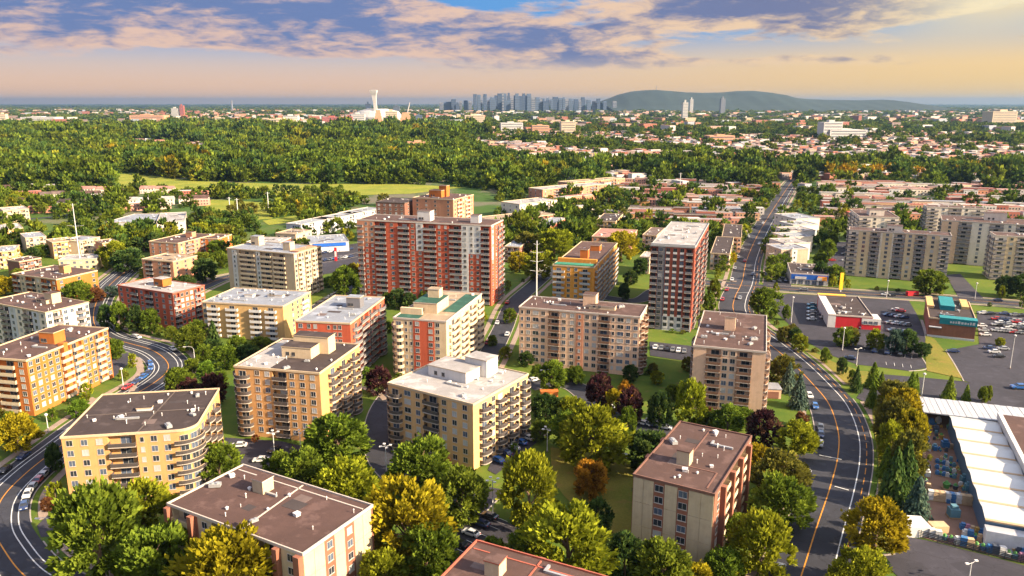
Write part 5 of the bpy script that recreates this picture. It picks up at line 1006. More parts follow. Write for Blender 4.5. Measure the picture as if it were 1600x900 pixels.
# ------------------------------------------------------------------ lamps, masts, poles
LAMPS = []
def lamp(u, vb, vt, kind, desc, armdir=-1):
    p = P(u, vb); h = hgt(vb, vt); root = empty('street_lamp', p)
    b = MB(); b.tube([(0, 0, 0), (0, 0, h)], [.16, .09], 7); b.build('pole', M_POLE, root); b = MB(); b.tube([(0, 0, 0), (0, 0, .5)], .3, 8); b.build('base', M_CONC, root)
    if kind == 'arm':
        b = MB(); b.tube([(0, 0, h-.1), (armdir*.6, 0, h+.7), (armdir*2.2, 0, h+1.0), (armdir*3.2, 0, h+.8)], .07, 6); b.build('arm', M_POLE, root); b = MB(); b.box(armdir*3.5-.5, armdir*3.5+.5, -.2, .2, h+.68, h+.88); b.build('lamp_head', M_VENT, root)
    elif kind == 'globe':
        b = MB(); b.tube([(0, 0, h), (0, 0, h+.3), (0, 0, h+.6), (0, 0, h+.8)], [.25, .5, .5, .2], 8); b.build('lamp_head', M_VENT, root)
    else:
        for a in range(4 if kind == 'quad' else 2):
            an = a*math.pi/2*(1 if kind == 'quad' else 2)+.4; b = MB(); b.tube([(0, 0, h-.2), (math.cos(an)*1.2, math.sin(an)*1.2, h+.1)], .05, 5); b.build('arm', M_POLE, root)
            b = MB(); b.box(math.cos(an)*1.4-.35, math.cos(an)*1.4+.35, math.sin(an)*1.4-.25, math.sin(an)*1.4+.25, h, h+.25); b.build('lamp_head', M_VENT, root)
    LAMPS.append(dict(o=root, u=u, base='pale %s lamp %s' % ({'arm': 'curved-arm street', 'globe': 'single-head', 'quad': 'four-headed', 'two': 'two-headed'}[kind], desc)))
for a in ((91, 866, 815, 'arm', 'on the small lawn by the left road', -1), (1210, 820, 776, 'arm', 'beside the right road near the concrete-panel block', 1), (305, 570, 545, 'arm', 'outside the left road bend', -1), (193, 606, 578, 'globe', 'on the grass inside the left road bend'), (76, 676, 650, 'globe', 'below the orange brick block'), (770, 812, 750, 'quad', 'at the parking bays above the red-edged roof'), (855, 706, 670, 'quad', 'beside the white-roofed tan block'), (604, 738, 697, 'quad', 'on the lane between the two tan blocks'), (470, 702, 675, 'quad', 'at the lot right of the tan two-tone block'), (430, 722, 676, 'quad', 'in the lot below the two-tone roof block'), (851, 612, 578, 'two', 'at the loop road below the long pink-beige block'),
          (1316, 548, 514, 'globe', 'between the restaurant trees'), (1338, 572, 545, 'two', 'in the restaurant parking lot'), (1440, 620, 586, 'globe', 'at the back of the garden centre'), (1513, 912, 879, 'two', 'in the lower right parking lot'), (1578, 576, 526, 'globe', 'with a yellow foot in the right-hand lot'), (1236, 505, 466, 'globe', 'at the avenue corner'), (1385, 466, 440, 'globe', 'before the front beige slab'), (1523, 468, 444, 'globe', 'before the rear beige slab'), (1240, 690, 660, 'globe', 'at the side street corner'), (1204, 420, 396, 'two', 'by the blue-fronted shop'), (212, 412, 390, 'globe', 'behind the small red-orange block'), (165, 412, 406-4, 'globe', 'near the white mast')): lamp(*a)
uniq_labels(LAMPS, lambda t_: 'street lamp', lambda t_: 'street lamps and lot lamps')
def mast(u, vb, vt, label, arms):
    p = P(u, vb); h = hgt(vb, vt); r_ = empty('mast', p); tag(r_, label, 'mast'); b = MB(); b.tube([(0, 0, 0), (0, 0, h)], [.42, .2], 8); b.build('pole', M_POLE, r_)
    for z, L in arms: b = MB(); b.tube([(-L, 0, h*z+.5), (0, 0, h*z), (L, 0, h*z+.5)], .08, 5); b.build('cross_arm', M_POLE, r_)
mast(127, 421, 318, 'tall white power mast among the low left blocks', ((.97, 1.2), (.66, 5)))
mast(838, 500, 376, 'tall white mast rising behind the long pink-beige block', ((.95, 1.5), (.85, 3), (.74, 3), (.62, 3.2)))
for i, (u, vb, vt) in enumerate(((360, 336, 308), (420, 332, 300), (372, 338, 310), (444, 330, 312), (1062, 300, 270), (1240, 270, 238))):
    p = P(u, vb); h = hgt(vb, vt); r_ = empty('power_pole', p); tag(r_, 'slim pale power pole beyond the grey townhouses, %s from left' % ordn(sorted((360, 420, 372, 444)).index(u)+1) if i < 4 else ('slim pale power pole above the far tree belt' if i == 4 else 'slim pale power pole at the end of the avenue'), 'power pole', 'power poles'); b = MB(); b.tube([(0, 0, 0), (0, 0, h)], .4, 6); b.build('pole', M_POLE, r_); b = MB(); b.tube([(-2, 0, h-1), (2, 0, h-1)], .15, 5); b.build('cross_arm', M_POLE, r_)
p = P(622, 885); up_ = empty('utility_pole', p); tag(up_, 'wooden utility pole with crossarms and grey transformer among the yellow trees', 'utility pole'); hh = hgt(885, 834); b = MB(); b.tube([(0, 0, 0), (0, 0, hh)], [.2, .13], 7); b.build('pole', M_WOODP, up_)
for z in (.3, 1.1): b = MB(); b.box(-1.3, 1.3, -.08, .08, hh-z, hh-z+.15); b.build('cross_arm', M_WOODP, up_)
b = MB(); b.tube([(.4, -.2, hh-2.8), (.4, -.2, hh-1.8)], .3, 8); b.build('transformer', M_METAL, up_)
sg = empty('pylon_sign', P(1313, 456)); tag(sg, 'yellow pylon sign on the cross street before the front beige slab', 'sign'); b = MB(); b.box(-.9, .9, -.3, .3, 1.2, 10.5); b.build('sign_face', mat('sign_yellow', (.75, .42, .02), .5), sg); b = MB(); b.tube([(0, 0, 0), (0, 0, 1.3)], .3, 6); b.build('post', M_POLE, sg)
for i, (u, v, nm, lb, c) in enumerate(((1425, 462, 'red_bus_shelter', 'low red shelter beside the cross street', 'kred'), (858, 620, 'skip_container', 'orange skip on the loop road island', 'orange'))):
    r_ = empty(nm, P(u, v), .1); tag(r_, lb, 'shelter' if i == 0 else 'skip'); b = MB(); b.box(-3, 3, -1.1, 1.1, .3, 2.2); b.box(-3.15, 3.15, -1.25, 1.25, 2.2, 2.4); b.build('body', WALL[c], r_); b = MB(); b.box(-2.6, 2.6, -1.2, 1.2, 0, .3); b.build('base', M_RUB, r_)
# ------------------------------------------------------------------ rows of houses in the middle distance
HOUSES = []
M_WINR = GLASS[0]
_hm = {}
def house_parts(w, d, h, style):
    k_ = (w, d, h, style)
    if k_ in _hm: return _hm[k_]
    b = MB(); b.prism([(-w/2, 0), (w/2, 0), (w/2, d), (-w/2, d)], 0, h); wl = b.v, b.f, b.m
    r_ = MB()
    if style == 'gable':
        r_.v = [(-w/2-.3, -.3, h), (w/2+.3, -.3, h), (w/2+.3, d+.3, h), (-w/2-.3, d+.3, h), (-w/2-.3, d/2, h+d*.28), (w/2+.3, d/2, h+d*.28)]; r_.f = [(0, 1, 5, 4), (2, 3, 4, 5), (1, 2, 5), (3, 0, 4), (3, 2, 1, 0)]; r_.m = [0]*5
    else:
        r_.box(-w/2-.15, w/2+.15, -.15, d+.15, h, h+.35)
    g_ = MB()
    for z in ((1.0, 3.8) if h > 5 else (1.0,)):
        nx = max(2, int(w/3))
        for i in range(nx): x = -w/2+w*(i+.5)/nx; g_.box(x-.6, x+.6, -.05, .02, z, z+1.4)
    p_ = MB(); p_.box(-w/2-.15, w/2+.15, -.2, .1, h+.3, h+.75)
    _hm[k_] = (b, r_, g_, p_); return _hm[k_]
_hmesh = {}
def house(x, y, rz, w, d, h, wm, rm, style, base, grp):
    key = (w, d, h, style); b, r_, g_, p_ = house_parts(*key)
    for nm, mb, m in (('wall', b, WALL[wm]), ('roof', r_, ROOF[rm]), ('windows', g_, M_WINR), ('parapet', p_, M_TRIM['white'])):
        kk = (nm, key, m.name)
        if kk not in _hmesh: _hmesh[kk] = mb.mesh(nm, m)
    root = empty('row_house', (x, y, 0), rz); inst('wall', _hmesh[('wall', key, WALL[wm].name)], root); inst('roof', _hmesh[('roof', key, ROOF[rm].name)], root)
    o = inst('window_rows', _hmesh[('windows', key, M_WINR.name)], root); o['kind'] = 'stuff'
    if style == 'flat': inst('parapet', _hmesh[('parapet', key, M_TRIM['white'].name)], root)
    HOUSES.append(dict(o=root, u=toPx((x, y, 3))[0], base=base, g=grp)); c, s_ = math.cos(rz), math.sin(rz); hw = w/2
    blockpoly([(x-hw*c, y-hw*s_), (x+hw*c, y+hw*s_), (x+hw*c-d*s_, y+hw*s_+d*c), (x-hw*c-d*s_, y-hw*s_+d*c)])
RN = dict(brown='brown-roofed', pinkish='pinkish-roofed', white='white-roofed', red='red-roofed', grey='grey-roofed', dark='dark-roofed', shingle='shingle-roofed', silver='silver-roofed', tan='tan-roofed')
rh = random.Random(31)
def hrow(px0, px1, desc, roofs, walls, w=11, d=11, h=6.5, style='flat', gap=(.4, 5), skip=.12):
    a, b = P(*px0).to_2d(), P(*px1).to_2d(); dv = (b-a); L = dv.length; dv.normalize(); rz = math.atan2(dv.y, dv.x); x = 0.0; rm = rh.choice(roofs); wm = rh.choice(walls)
    while x < L-w:
        if rh.random() < .5: rm = rh.choice(roofs); wm = rh.choice(walls)
        ww = rh.choice((w, w*1.3, w*1.6)); p = a+dv*(x+ww/2); off = rh.uniform(-1.5, 1.5); p = p+Vector((-dv.y, dv.x))*off
        if rh.random() > skip and not blocked(p.x, p.y, 3): house(p.x, p.y, rz, round(ww, 1), d, rh.choice((h, h+.6)), wm, rm, style, '%s house %s' % (RN[rm], desc), 'houses '+desc)
        x += ww+(rh.uniform(*gap) if rh.random() < .35 else .15)
RR = ('pinkish', 'white', 'brown', 'red', 'pinkish', 'grey', 'white'); WW = ('pink', 'salmon', 'pale', 'white', 'brick')
hrow((1325, 344), (1455, 347), 'just behind the beige slabs', RR, WW); hrow((1288, 332), (1620, 341), 'in the first row beyond the beige slabs', RR, WW); hrow((1285, 322), (1620, 331), 'in the second row beyond the beige slabs', RR, WW); hrow((1282, 312), (1620, 320), 'in the third row beyond the beige slabs', RR, WW); hrow((1280, 303), (1620, 309), 'in the fourth row beyond the beige slabs', RR, WW); hrow((1278, 295), (1620, 300), 'in the fifth row beyond the beige slabs', RR, WW)
R2 = ('brown', 'pinkish', 'dark', 'white', 'brown', 'grey'); W2 = ('salmon', 'tan', 'brick', 'pale', 'orange')
hrow((950, 357), (1015, 360), 'beside the yellow-walled block', R2, W2); hrow((965, 345), (1180, 351), 'in the first row behind the chequered tower', R2, W2); hrow((975, 335), (1190, 341), 'in the second row behind the chequered tower', R2, W2); hrow((985, 325), (1200, 331), 'in the third row behind the chequered tower', R2, W2); hrow((950, 316), (1205, 322), 'in the fourth row behind the chequered tower', R2, W2); hrow((930, 308), (1212, 313), 'in the fifth row behind the chequered tower', R2, W2); hrow((960, 299), (1215, 304), 'in the sixth row behind the chequered tower', R2, W2); hrow((985, 291), (1215, 295), 'in the last row before the far tree belt', R2, W2)
hrow((880, 320), (940, 314), 'right of the diagonal street', R2, W2); hrow((890, 335), (950, 332), 'near the diagonal street', R2, W2)
R3 = ('shingle', 'brown', 'grey', 'pinkish', 'dark', 'white')
hrow((0, 322), (70, 320), 'at the left edge below the field', R3, ('pale', 'cream', 'white'), style='gable', h=5, w=12, d=10); hrow((60, 312), (205, 308), 'in the left rows below the field', R3, ('pale', 'cream', 'white'), style='gable', h=5, w=12, d=10); hrow((90, 325), (330, 318), 'in the second left row below the field', R3, ('pale', 'salmon', 'white'), style='gable', h=5, w=12, d=10); hrow((120, 303), (270, 302), 'closest to the bright field', R3, ('pale', 'cream'), style='gable', h=5, w=12, d=10); hrow((0, 300), (85, 298), 'at the left end of the bright field', R3, ('pale', 'cream'), style='gable', h=5, w=12, d=10)
hrow((1145, 372), (1170, 372), 'left of the avenue', R2, W2); hrow((1268, 352), (1320, 354), 'right of the stepped pale row', RR, WW)
uniq_labels(HOUSES, lambda t_: 'house', lambda t_: t_['g'])
# ------------------------------------------------------------------ masses too many to count: far houses and far trees
rs = np.random.RandomState(8)
FARC = [(.36, .34, .32), (.30, .18, .14), (.24, .085, .055), (.15, .11, .10), (.42, .40, .37), (.19, .065, .045), (.22, .24, .28), (.3, .22, .14), (.3, .15, .1), (.12, .10, .10)]
OCC = set()
def row_mass(name, label, rows, seed, h0=7.0, d0=12):
    r_ = random.Random(seed); V = []; Fc = []; Cc = []
    for px0, px1 in rows:
        a, b = P(*px0).to_2d(), P(*px1).to_2d(); dv = b-a; L = dv.length; dv.normalize(); nv_ = Vector((-dv.y, dv.x)); x = 0.0
        while x < L:
            w = r_.uniform(9, 26); q = a+dv*x; h = h0*r_.uniform(.8, 1.15); d = d0*r_.uniform(.8, 1.1); m_ = q+dv*w*.5+nv_*d*.5
            if r_.random() < .9 and not blocked(m_.x, m_.y, 5):
                n = len(V); c4 = [q, q+dv*w, q+dv*w+nv_*d, q+nv_*d]; V += [(p.x, p.y, z) for z in (0, h) for p in c4]
                V += [(p.x, p.y, h+.5) for p in (q-nv_*.1, q+dv*w-nv_*.1, q+dv*w+nv_*.4, q+nv_*.4)]
                Fc += [(n, n+1, n+5, n+4), (n+1, n+2, n+6, n+5), (n+2, n+3, n+7, n+6), (n+3, n, n+4, n+7), (n+4, n+5, n+6, n+7), (n+8, n+9, n+10, n+11), (n+4, n+5, n+9, n+8)]
                wc, rc_, tc = r_.choice(ROWC), r_.choice(ROWR), r_.choice(((.45, .4, .37), (.5, .46, .43), (.4, .12, .08))); Cc += [wc]*4+[rc_, tc, tc]; blockpoly([tuple(p) for p in c4])
                for k_ in range(int(w/2.6)):
                    for z in (1, 4):
                        n = len(V); p0 = q+dv*(k_*2.6+.7)-nv_*.06; p1 = p0+dv*1.2; V += [(p0.x, p0.y, z), (p1.x, p1.y, z), (p1.x, p1.y, z+1.4), (p0.x, p0.y, z+1.4)]; Fc.append((n, n+1, n+2, n+3)); Cc.append((.03, .035, .045))
            x += w+(r_.uniform(2, 7) if r_.random() < .25 else .2)
    me = bpy.data.meshes.new(name); me.from_pydata(V, [], Fc); a = me.attributes.new('col', 'FLOAT_COLOR', 'FACE')
    a.data.foreach_set('color', np.array([(*c, 1) for c in Cc], dtype=np.float32).reshape(-1)); me.materials.append(M_FARH); o = bpy.data.objects.new(name, me); link(o); tag(o, label, 'houses', kind='stuff'); return o
ROWC = [(.40, .17, .12), (.45, .22, .16), (.42, .30, .24), (.46, .42, .39), (.30, .09, .06), (.44, .26, .15)]; ROWR = [(.13, .075, .065), (.33, .17, .14), (.40, .37, .35), (.22, .12, .1), (.3, .09, .06), (.2, .17, .17)]
def far_houses(name, label, n, ylo, yhi, sidef, size, seed):
    r_ = random.Random(seed); V = []; Fc = []; Cc = []; k_ = 0
    for _ in range(n*8):
        if k_ >= n: break
        Y = ylo+(yhi-ylo)*(r_.random()**.8); s_ = r_.uniform(-.72, .72); x = s_*Y
        if not sidef(s_, Y, r_): continue
        if blocked(x, Y, 4): continue
        rz = r_.choice((.42, .42, .42+math.pi/2))+r_.uniform(-.05, .05); w, d, h = size*r_.uniform(.8, 2.6), size*r_.uniform(.7, 1.1), size*r_.uniform(.5, .9); c, sn = math.cos(rz), math.sin(rz); nv = len(V)
        pts = [(-w/2, -d/2), (w/2, -d/2), (w/2, d/2), (-w/2, d/2)]
        V += [(x+px*c-py*sn, Y+px*sn+py*c, zz) for zz in (0, h) for px, py in pts]
        Fc += [(nv, nv+1, nv+5, nv+4), (nv+1, nv+2, nv+6, nv+5), (nv+2, nv+3, nv+7, nv+6), (nv+3, nv, nv+4, nv+7), (nv+4, nv+5, nv+6, nv+7)]
        
        if Y < 3400:
            for ox in range(-1, 2):
                for oy in range(-1 if Y < 1300 else -2, 1): OCC.add((int(x//9)+ox, int(Y//9)+oy))
        wc, rc_ = r_.choice(FARC), r_.choice(FARC); Cc += [wc]*4+[rc_]; k_ += 1
    me = bpy.data.meshes.new(name); me.from_pydata(V, [], Fc); a = me.attributes.new('col', 'FLOAT_COLOR', 'FACE')
    a.data.foreach_set('color', np.array([(*c, 1) for c in Cc], dtype=np.float32).reshape(-1)); me.materials.append(M_FARH); o = bpy.data.objects.new(name, me); link(o); tag(o, label, 'houses', kind='stuff'); return o
M_FARH = bpy.data.materials.new('far_house'); M_FARH.use_nodes = True; _t = M_FARH.node_tree; _a = N(_t, 'ShaderNodeAttribute', attribute_name='col'); _t.links.new(_a.outputs['Color'], _t.nodes['Principled BSDF'].inputs['Base Color']); _t.nodes['Principled BSDF'].inputs['Roughness'].default_value = .9
row_mass('terraced_houses', 'dense terraces filling between the counted rows right of the avenue', [((1284, v), (1640, v+8.5)) for v in (337.5, 327, 317, 307.5, 299, 291)], 61)
row_mass('terraced_houses', 'dense terraces filling between the counted rows left of the avenue', [((935+k*6, v), (1196+k*2, v+5.5)) for k, v in enumerate((351, 340, 330, 320, 311.5, 303.5, 295, 287.5))], 62)
row_mass('terraced_houses', 'low pale terraces among the trees at the middle left', [((0, 335), (120, 331)), ((170, 332), (250, 327)), ((20, 308), (110, 305)), ((230, 309), (330, 306)), ((0, 318), (60, 315)), ((300, 322), (345, 320))], 63, 5.5, 11)
def clus(x, y, sc): return math.sin(x/sc*1.3+1)*math.cos(y/sc*1.1+2)+.6*math.sin(x/sc*2.9+y/sc*2.1)
far_houses('distant_houses', 'mass of small pale houses spread through the trees on the right', 3000, 880, 2600, lambda s_, Y, r_: s_ > (.12 if Y < 1200 else -.05) and clus(s_*Y, Y, 260) > -.55 and not (930 < Y < 1010), 11, 2)
far_houses('distant_houses', 'scattered roofs among the trees at the far left and centre', 1000, 1050, 3300, lambda s_, Y, r_: s_ <= .05 and 1250 < Y and clus(s_*Y, Y, 180) > .6, 14, 3)
far_houses('distant_houses', 'pale haze-softened roofs and sheds before the skyline', 1500, 2600, 9500, lambda s_, Y, r_: clus(s_*Y, Y, 700) > -.4, 30, 4)
def wood(name, label, pts, scs, cols, seed):
    me = bpy.data.meshes.new(name); me.vertices.add(len(pts)); me.vertices.foreach_set('co', np.array(pts, dtype=np.float32).reshape(-1))
    for nm, dt, arr, fld in (('sc', 'FLOAT_VECTOR', scs, 'vector'), ('col', 'FLOAT_COLOR', [(*c, 1) for c in cols], 'color')):
        a = me.attributes.new(nm, dt, 'POINT'); a.data.foreach_set(fld, np.array(arr, dtype=np.float32).reshape(-1))
    o = bpy.data.objects.new(name, me); link(o); tag(o, label, 'trees', kind='stuff'); me.update()
    gt = bpy.data.node_groups.new('wood', 'GeometryNodeTree'); gt.interface.new_socket('Geometry', in_out='INPUT', socket_type='NodeSocketGeometry'); gt.interface.new_socket('Geometry', in_out='OUTPUT', socket_type='NodeSocketGeometry')
    gi, go = gt.nodes.new('NodeGroupInput'), gt.nodes.new('NodeGroupOutput'); m2p = gt.nodes.new('GeometryNodeMeshToPoints'); ip = gt.nodes.new('GeometryNodeInstanceOnPoints'); jn = gt.nodes.new('GeometryNodeJoinGeometry')
    gt.links.new(gi.outputs[0], m2p.inputs['Mesh']); gt.links.new(m2p.outputs[0], ip.inputs['Points'])
    for so_ in SRC:
        oi = gt.nodes.new('GeometryNodeObjectInfo'); oi.transform_space = 'ORIGINAL'; oi.inputs['Object'].default_value = so_; oi.inputs['As Instance'].default_value = True; gt.links.new(oi.outputs['Geometry'], jn.inputs[0])
    gt.links.new(jn.outputs[0], ip.inputs['Instance']); ip.inputs['Pick Instance'].default_value = True
    na = gt.nodes.new('GeometryNodeInputNamedAttribute'); na.data_type = 'FLOAT_VECTOR'; na.inputs['Name'].default_value = 'sc'; gt.links.new(na.outputs[0], ip.inputs['Scale'])
    rv = gt.nodes.new('FunctionNodeRandomValue'); rv.data_type = 'FLOAT_VECTOR'; rv.inputs[0].default_value = (0, 0, 0); rv.inputs[1].default_value = (0, 0, 6.283); gt.links.new(rv.outputs[0], ip.inputs['Rotation'])
    gt.links.new(ip.outputs[0], go.inputs[0]); md = o.modifiers.new('wood', 'NODES'); md.node_group = gt; return o
# four single trees at the wood's edge lend their crowns to the mass
SRC = []
for i, (u, v) in enumerate(((120, 268), (300, 276), (760, 288), (1250, 282))):
    p = P(u, v); r_ = empty('leafy_tree', p); tag(r_, ['dark tree at the left end of the bright field edge', 'dark tree at the far edge of the bright field', 'dark tree at the right end of the bright field', 'dark tree where the avenue meets the far tree belt'][i], 'tree', 'trees at the edge of the far wood')
    c_ = inst('crown', CRL[i], r_, (0, 0, 1), 0, (6, 6, 6)); inst('trunk', TRK[0], r_, (0, 0, 0), 0, (5, 5, 10)); SRC.append(c_); m_ = c_.data
TCL = [(.085, .125, .014), (.05, .092, .018), (.115, .145, .014), (.16, .16, .014), (.25, .18, .012), (.068, .105, .02), (.05, .092, .024)]
def sow(ylo, yhi, n, rad, keep, seed, smax=.74, pal=TCL, flat=1.0):
    r_ = random.Random(seed); pts, scs, cols = [], [], []
    for _ in range(n):
        Y = math.sqrt(r_.uniform(ylo*ylo, yhi*yhi)); s_ = r_.uniform(-smax, smax); x = s_*Y
        kp = keep(s_, Y, x, r_)
        if not kp or (int(x//9), int(Y//9)) in OCC or blocked(x, Y, rad*.35): continue
        w = rad*r_.uniform(.6, 1.45)*(.6 if kp == 2 else 1)*(1+.22*clus(x, Y, 60))
        pts.append((x, Y, -rad*.12)); scs.append((w, w, w*r_.uniform(.8, 1.15)*flat)); i = int(min(len(pal)-1, abs(r_.gauss(0, 1.0)+clus(x, Y, 110)*1.7))); c = pal[i]; j = r_.uniform(.65, 1.4); cols.append((c[0]*j, c[1]*j, c[2]*j))
    return pts, scs, cols
def add(*ls):
    return [sum((l[i] for l in ls), []) for i in range(3)]
def hz_forest(s_, Y, x, r_):
    u, v = toPx((x, Y, 0))
    if u < 760 and 205 < v < 274: return True if clus(x, Y, 180) < .7 or v > 262 else 2*(r_.random() < .45)
    if 640 < u < 1260 and 258 < v < 282: return True                  # belt behind the rows
    if u >= 1260 and 266 < v < 276: return r_.random() < .5
    if u >= 760 and v < 262: return 2*(r_.random() < (.75 if clus(x, Y, 260) < -.3 else .42 if v > 212 else .55))
    if u < 760 and v <= 205: return 2*(r_.random() < .45)
    if v > 274: return r_.random() < (.5 if u < 800 else .25)
    return r_.random() < .3
A1 = sow(420, 900, 6500, 5.2, lambda s_, Y, x, r_: (lambda u, v: (v < 400 and (u < 560 or (780 < u < 1225) or u > 1250)) and r_.random() < ((.42 if clus(x, Y, 45) > -.1 else .10) if u < 560 else .34 if u < 1240 else .16))(*toPx((x, Y, 0))), 41)
A2 = sow(900, 1700, 13500, 8.8, hz_forest, 42); A3 = sow(1700, 3400, 19000, 13, hz_forest, 43)
A4 = sow(3300, 12000, 13000, 20, lambda s_, Y, x, r_: r_.random() < (.85 if clus(x, Y, 700) < 0 else .6), 44, flat=.5)
A5 = sow(12000, 34000, 9000, 60, lambda s_, Y, x, r_: r_.random() < .8, 45, flat=.16)
A6 = sow(980, 1130, 2600, 6.5, lambda s_, Y, x, r_: (lambda u, v: 1285 < u < 1570 and 271 < v < 283 and r_.random() < .7)(*toPx((x, Y, 0))), 46, pal=[(.30, .21, .012), (.34, .2, .012), (.26, .2, .014), (.16, .16, .014)])
wood('mixed_wood', 'dense mixed green wood and street trees stretching to the skyline', *add(A1, A2, A3, A4, A5, A6), 5)
# ------------------------------------------------------------------ far landmarks
M_FAR = {k_: wall('far_'+k_, c) for k_, c in dict(blue=(.05, .08, .14), blue2=(.09, .13, .2), white=(.52, .50, .48), orange=(.55, .3, .18), grey=(.2, .21, .24), cream=(.6, .48, .34), dark=(.1, .13, .18), red=(.4, .12, .1)).items()}
def at(u, Y, z=0): return Vector(((u-800)/FPX*(Y*CT-(z-CAMH)*ST), Y, z))
def zat(v, Y): b = (v-450)/FPX; return CAMH-Y*(ST+b*CT)/(CT-b*ST)
SKY_T = []
def tower(u, Y, wpx, vt, m, desc, steps=1, cap=False, dep=.8):
    w = wpx/FPX*Y; z = zat(vt, Y); p = at(u, Y); r_ = empty('skyscraper', (p.x, Y, 0), .12); b = MB(); b.box(-w/2, w/2, 0, w*dep, 0, z*(.86 if steps > 1 else 1)); b.build('shaft', M_FAR[m], r_)
    if steps > 1: b = MB(); b.box(-w*.36, w*.36, w*.1, w*dep*.85, z*.86, z); b.build('crown_block', M_FAR[m], r_)
    # window bands
    b = MB(); k_ = 6
    for i in range(k_): zz = z*.84*(i+.6)/k_; b.box(-w*.46, w*.46, -1.2, 0, zz, zz+z*.055)
    o = b.build('window_rows', GLASS[1], r_); o['kind'] = 'stuff'
    SKY_T.append(dict(o=r_, u=u, base=desc)); return r_
YD = 8000
for i, (u, w, vt, m, s_) in enumerate(((742.5, 5, 147, 'blue', 1), (748.5, 5, 148, 'blue2', 1), (758, 5, 147, 'blue', 1), (770, 9, 152, 'blue2', 2), (781, 6.5, 146, 'blue', 1), (788.5, 6, 146, 'blue2', 1), (795, 4, 145, 'blue', 2), (800, 5, 153, 'grey', 1), (808, 7, 146, 'blue2', 2), (813.5, 5, 150, 'blue', 1), (818.5, 6, 146, 'blue', 2), (826.5, 6, 146.5, 'blue2', 1), (833, 6, 152, 'grey', 1), (840, 8, 152, 'blue2', 2), (848, 5, 154, 'blue', 1), (856, 5, 153, 'blue2', 2), (868, 10, 151.5, 'blue', 2), (876, 8, 153, 'blue2', 1), (885, 6, 154.5, 'grey', 1), (892, 7, 154.5, 'blue2', 2), (900, 6, 155, 'blue', 1), (911, 7, 152, 'blue', 2), (920, 6, 156, 'blue2', 1), (728, 6, 157, 'blue', 1), (709, 7, 155, 'blue', 1), (700, 12, 159, 'blue2', 1), (720, 4, 158, 'grey', 1), (735, 5, 158, 'grey', 1), (764, 5, 157, 'white', 1), (935, 5, 154, 'blue', 1), (690, 6, 160, 'grey', 1), (804, 3, 149, 'blue', 2), (775, 4, 149, 'blue', 1), (786, 3, 144.5, 'grey', 2), (822.5, 3, 149, 'blue2', 1), (845, 4, 155, 'grey', 1), (862, 4, 155, 'blue2', 1), (881, 4, 152, 'blue2', 2), (906, 4, 156, 'grey', 2), (752, 4, 153, 'grey', 2), (730, 4, 159, 'blue2', 1), (928, 5, 158, 'grey', 1), (945, 5, 158, 'blue2', 1), (960, 6, 158, 'grey', 1), (715, 5, 160, 'blue', 2), (853, 9, 158, 'blue', 1), (793, 10, 157, 'blue2', 1))): tower(u, YD+(i*37) % 400, w, vt, m, ('%s skyscraper on the hazy skyline' % {'blue': 'dark blue', 'blue2': 'pale blue', 'grey': 'grey', 'white': 'white'}[m]), s_)
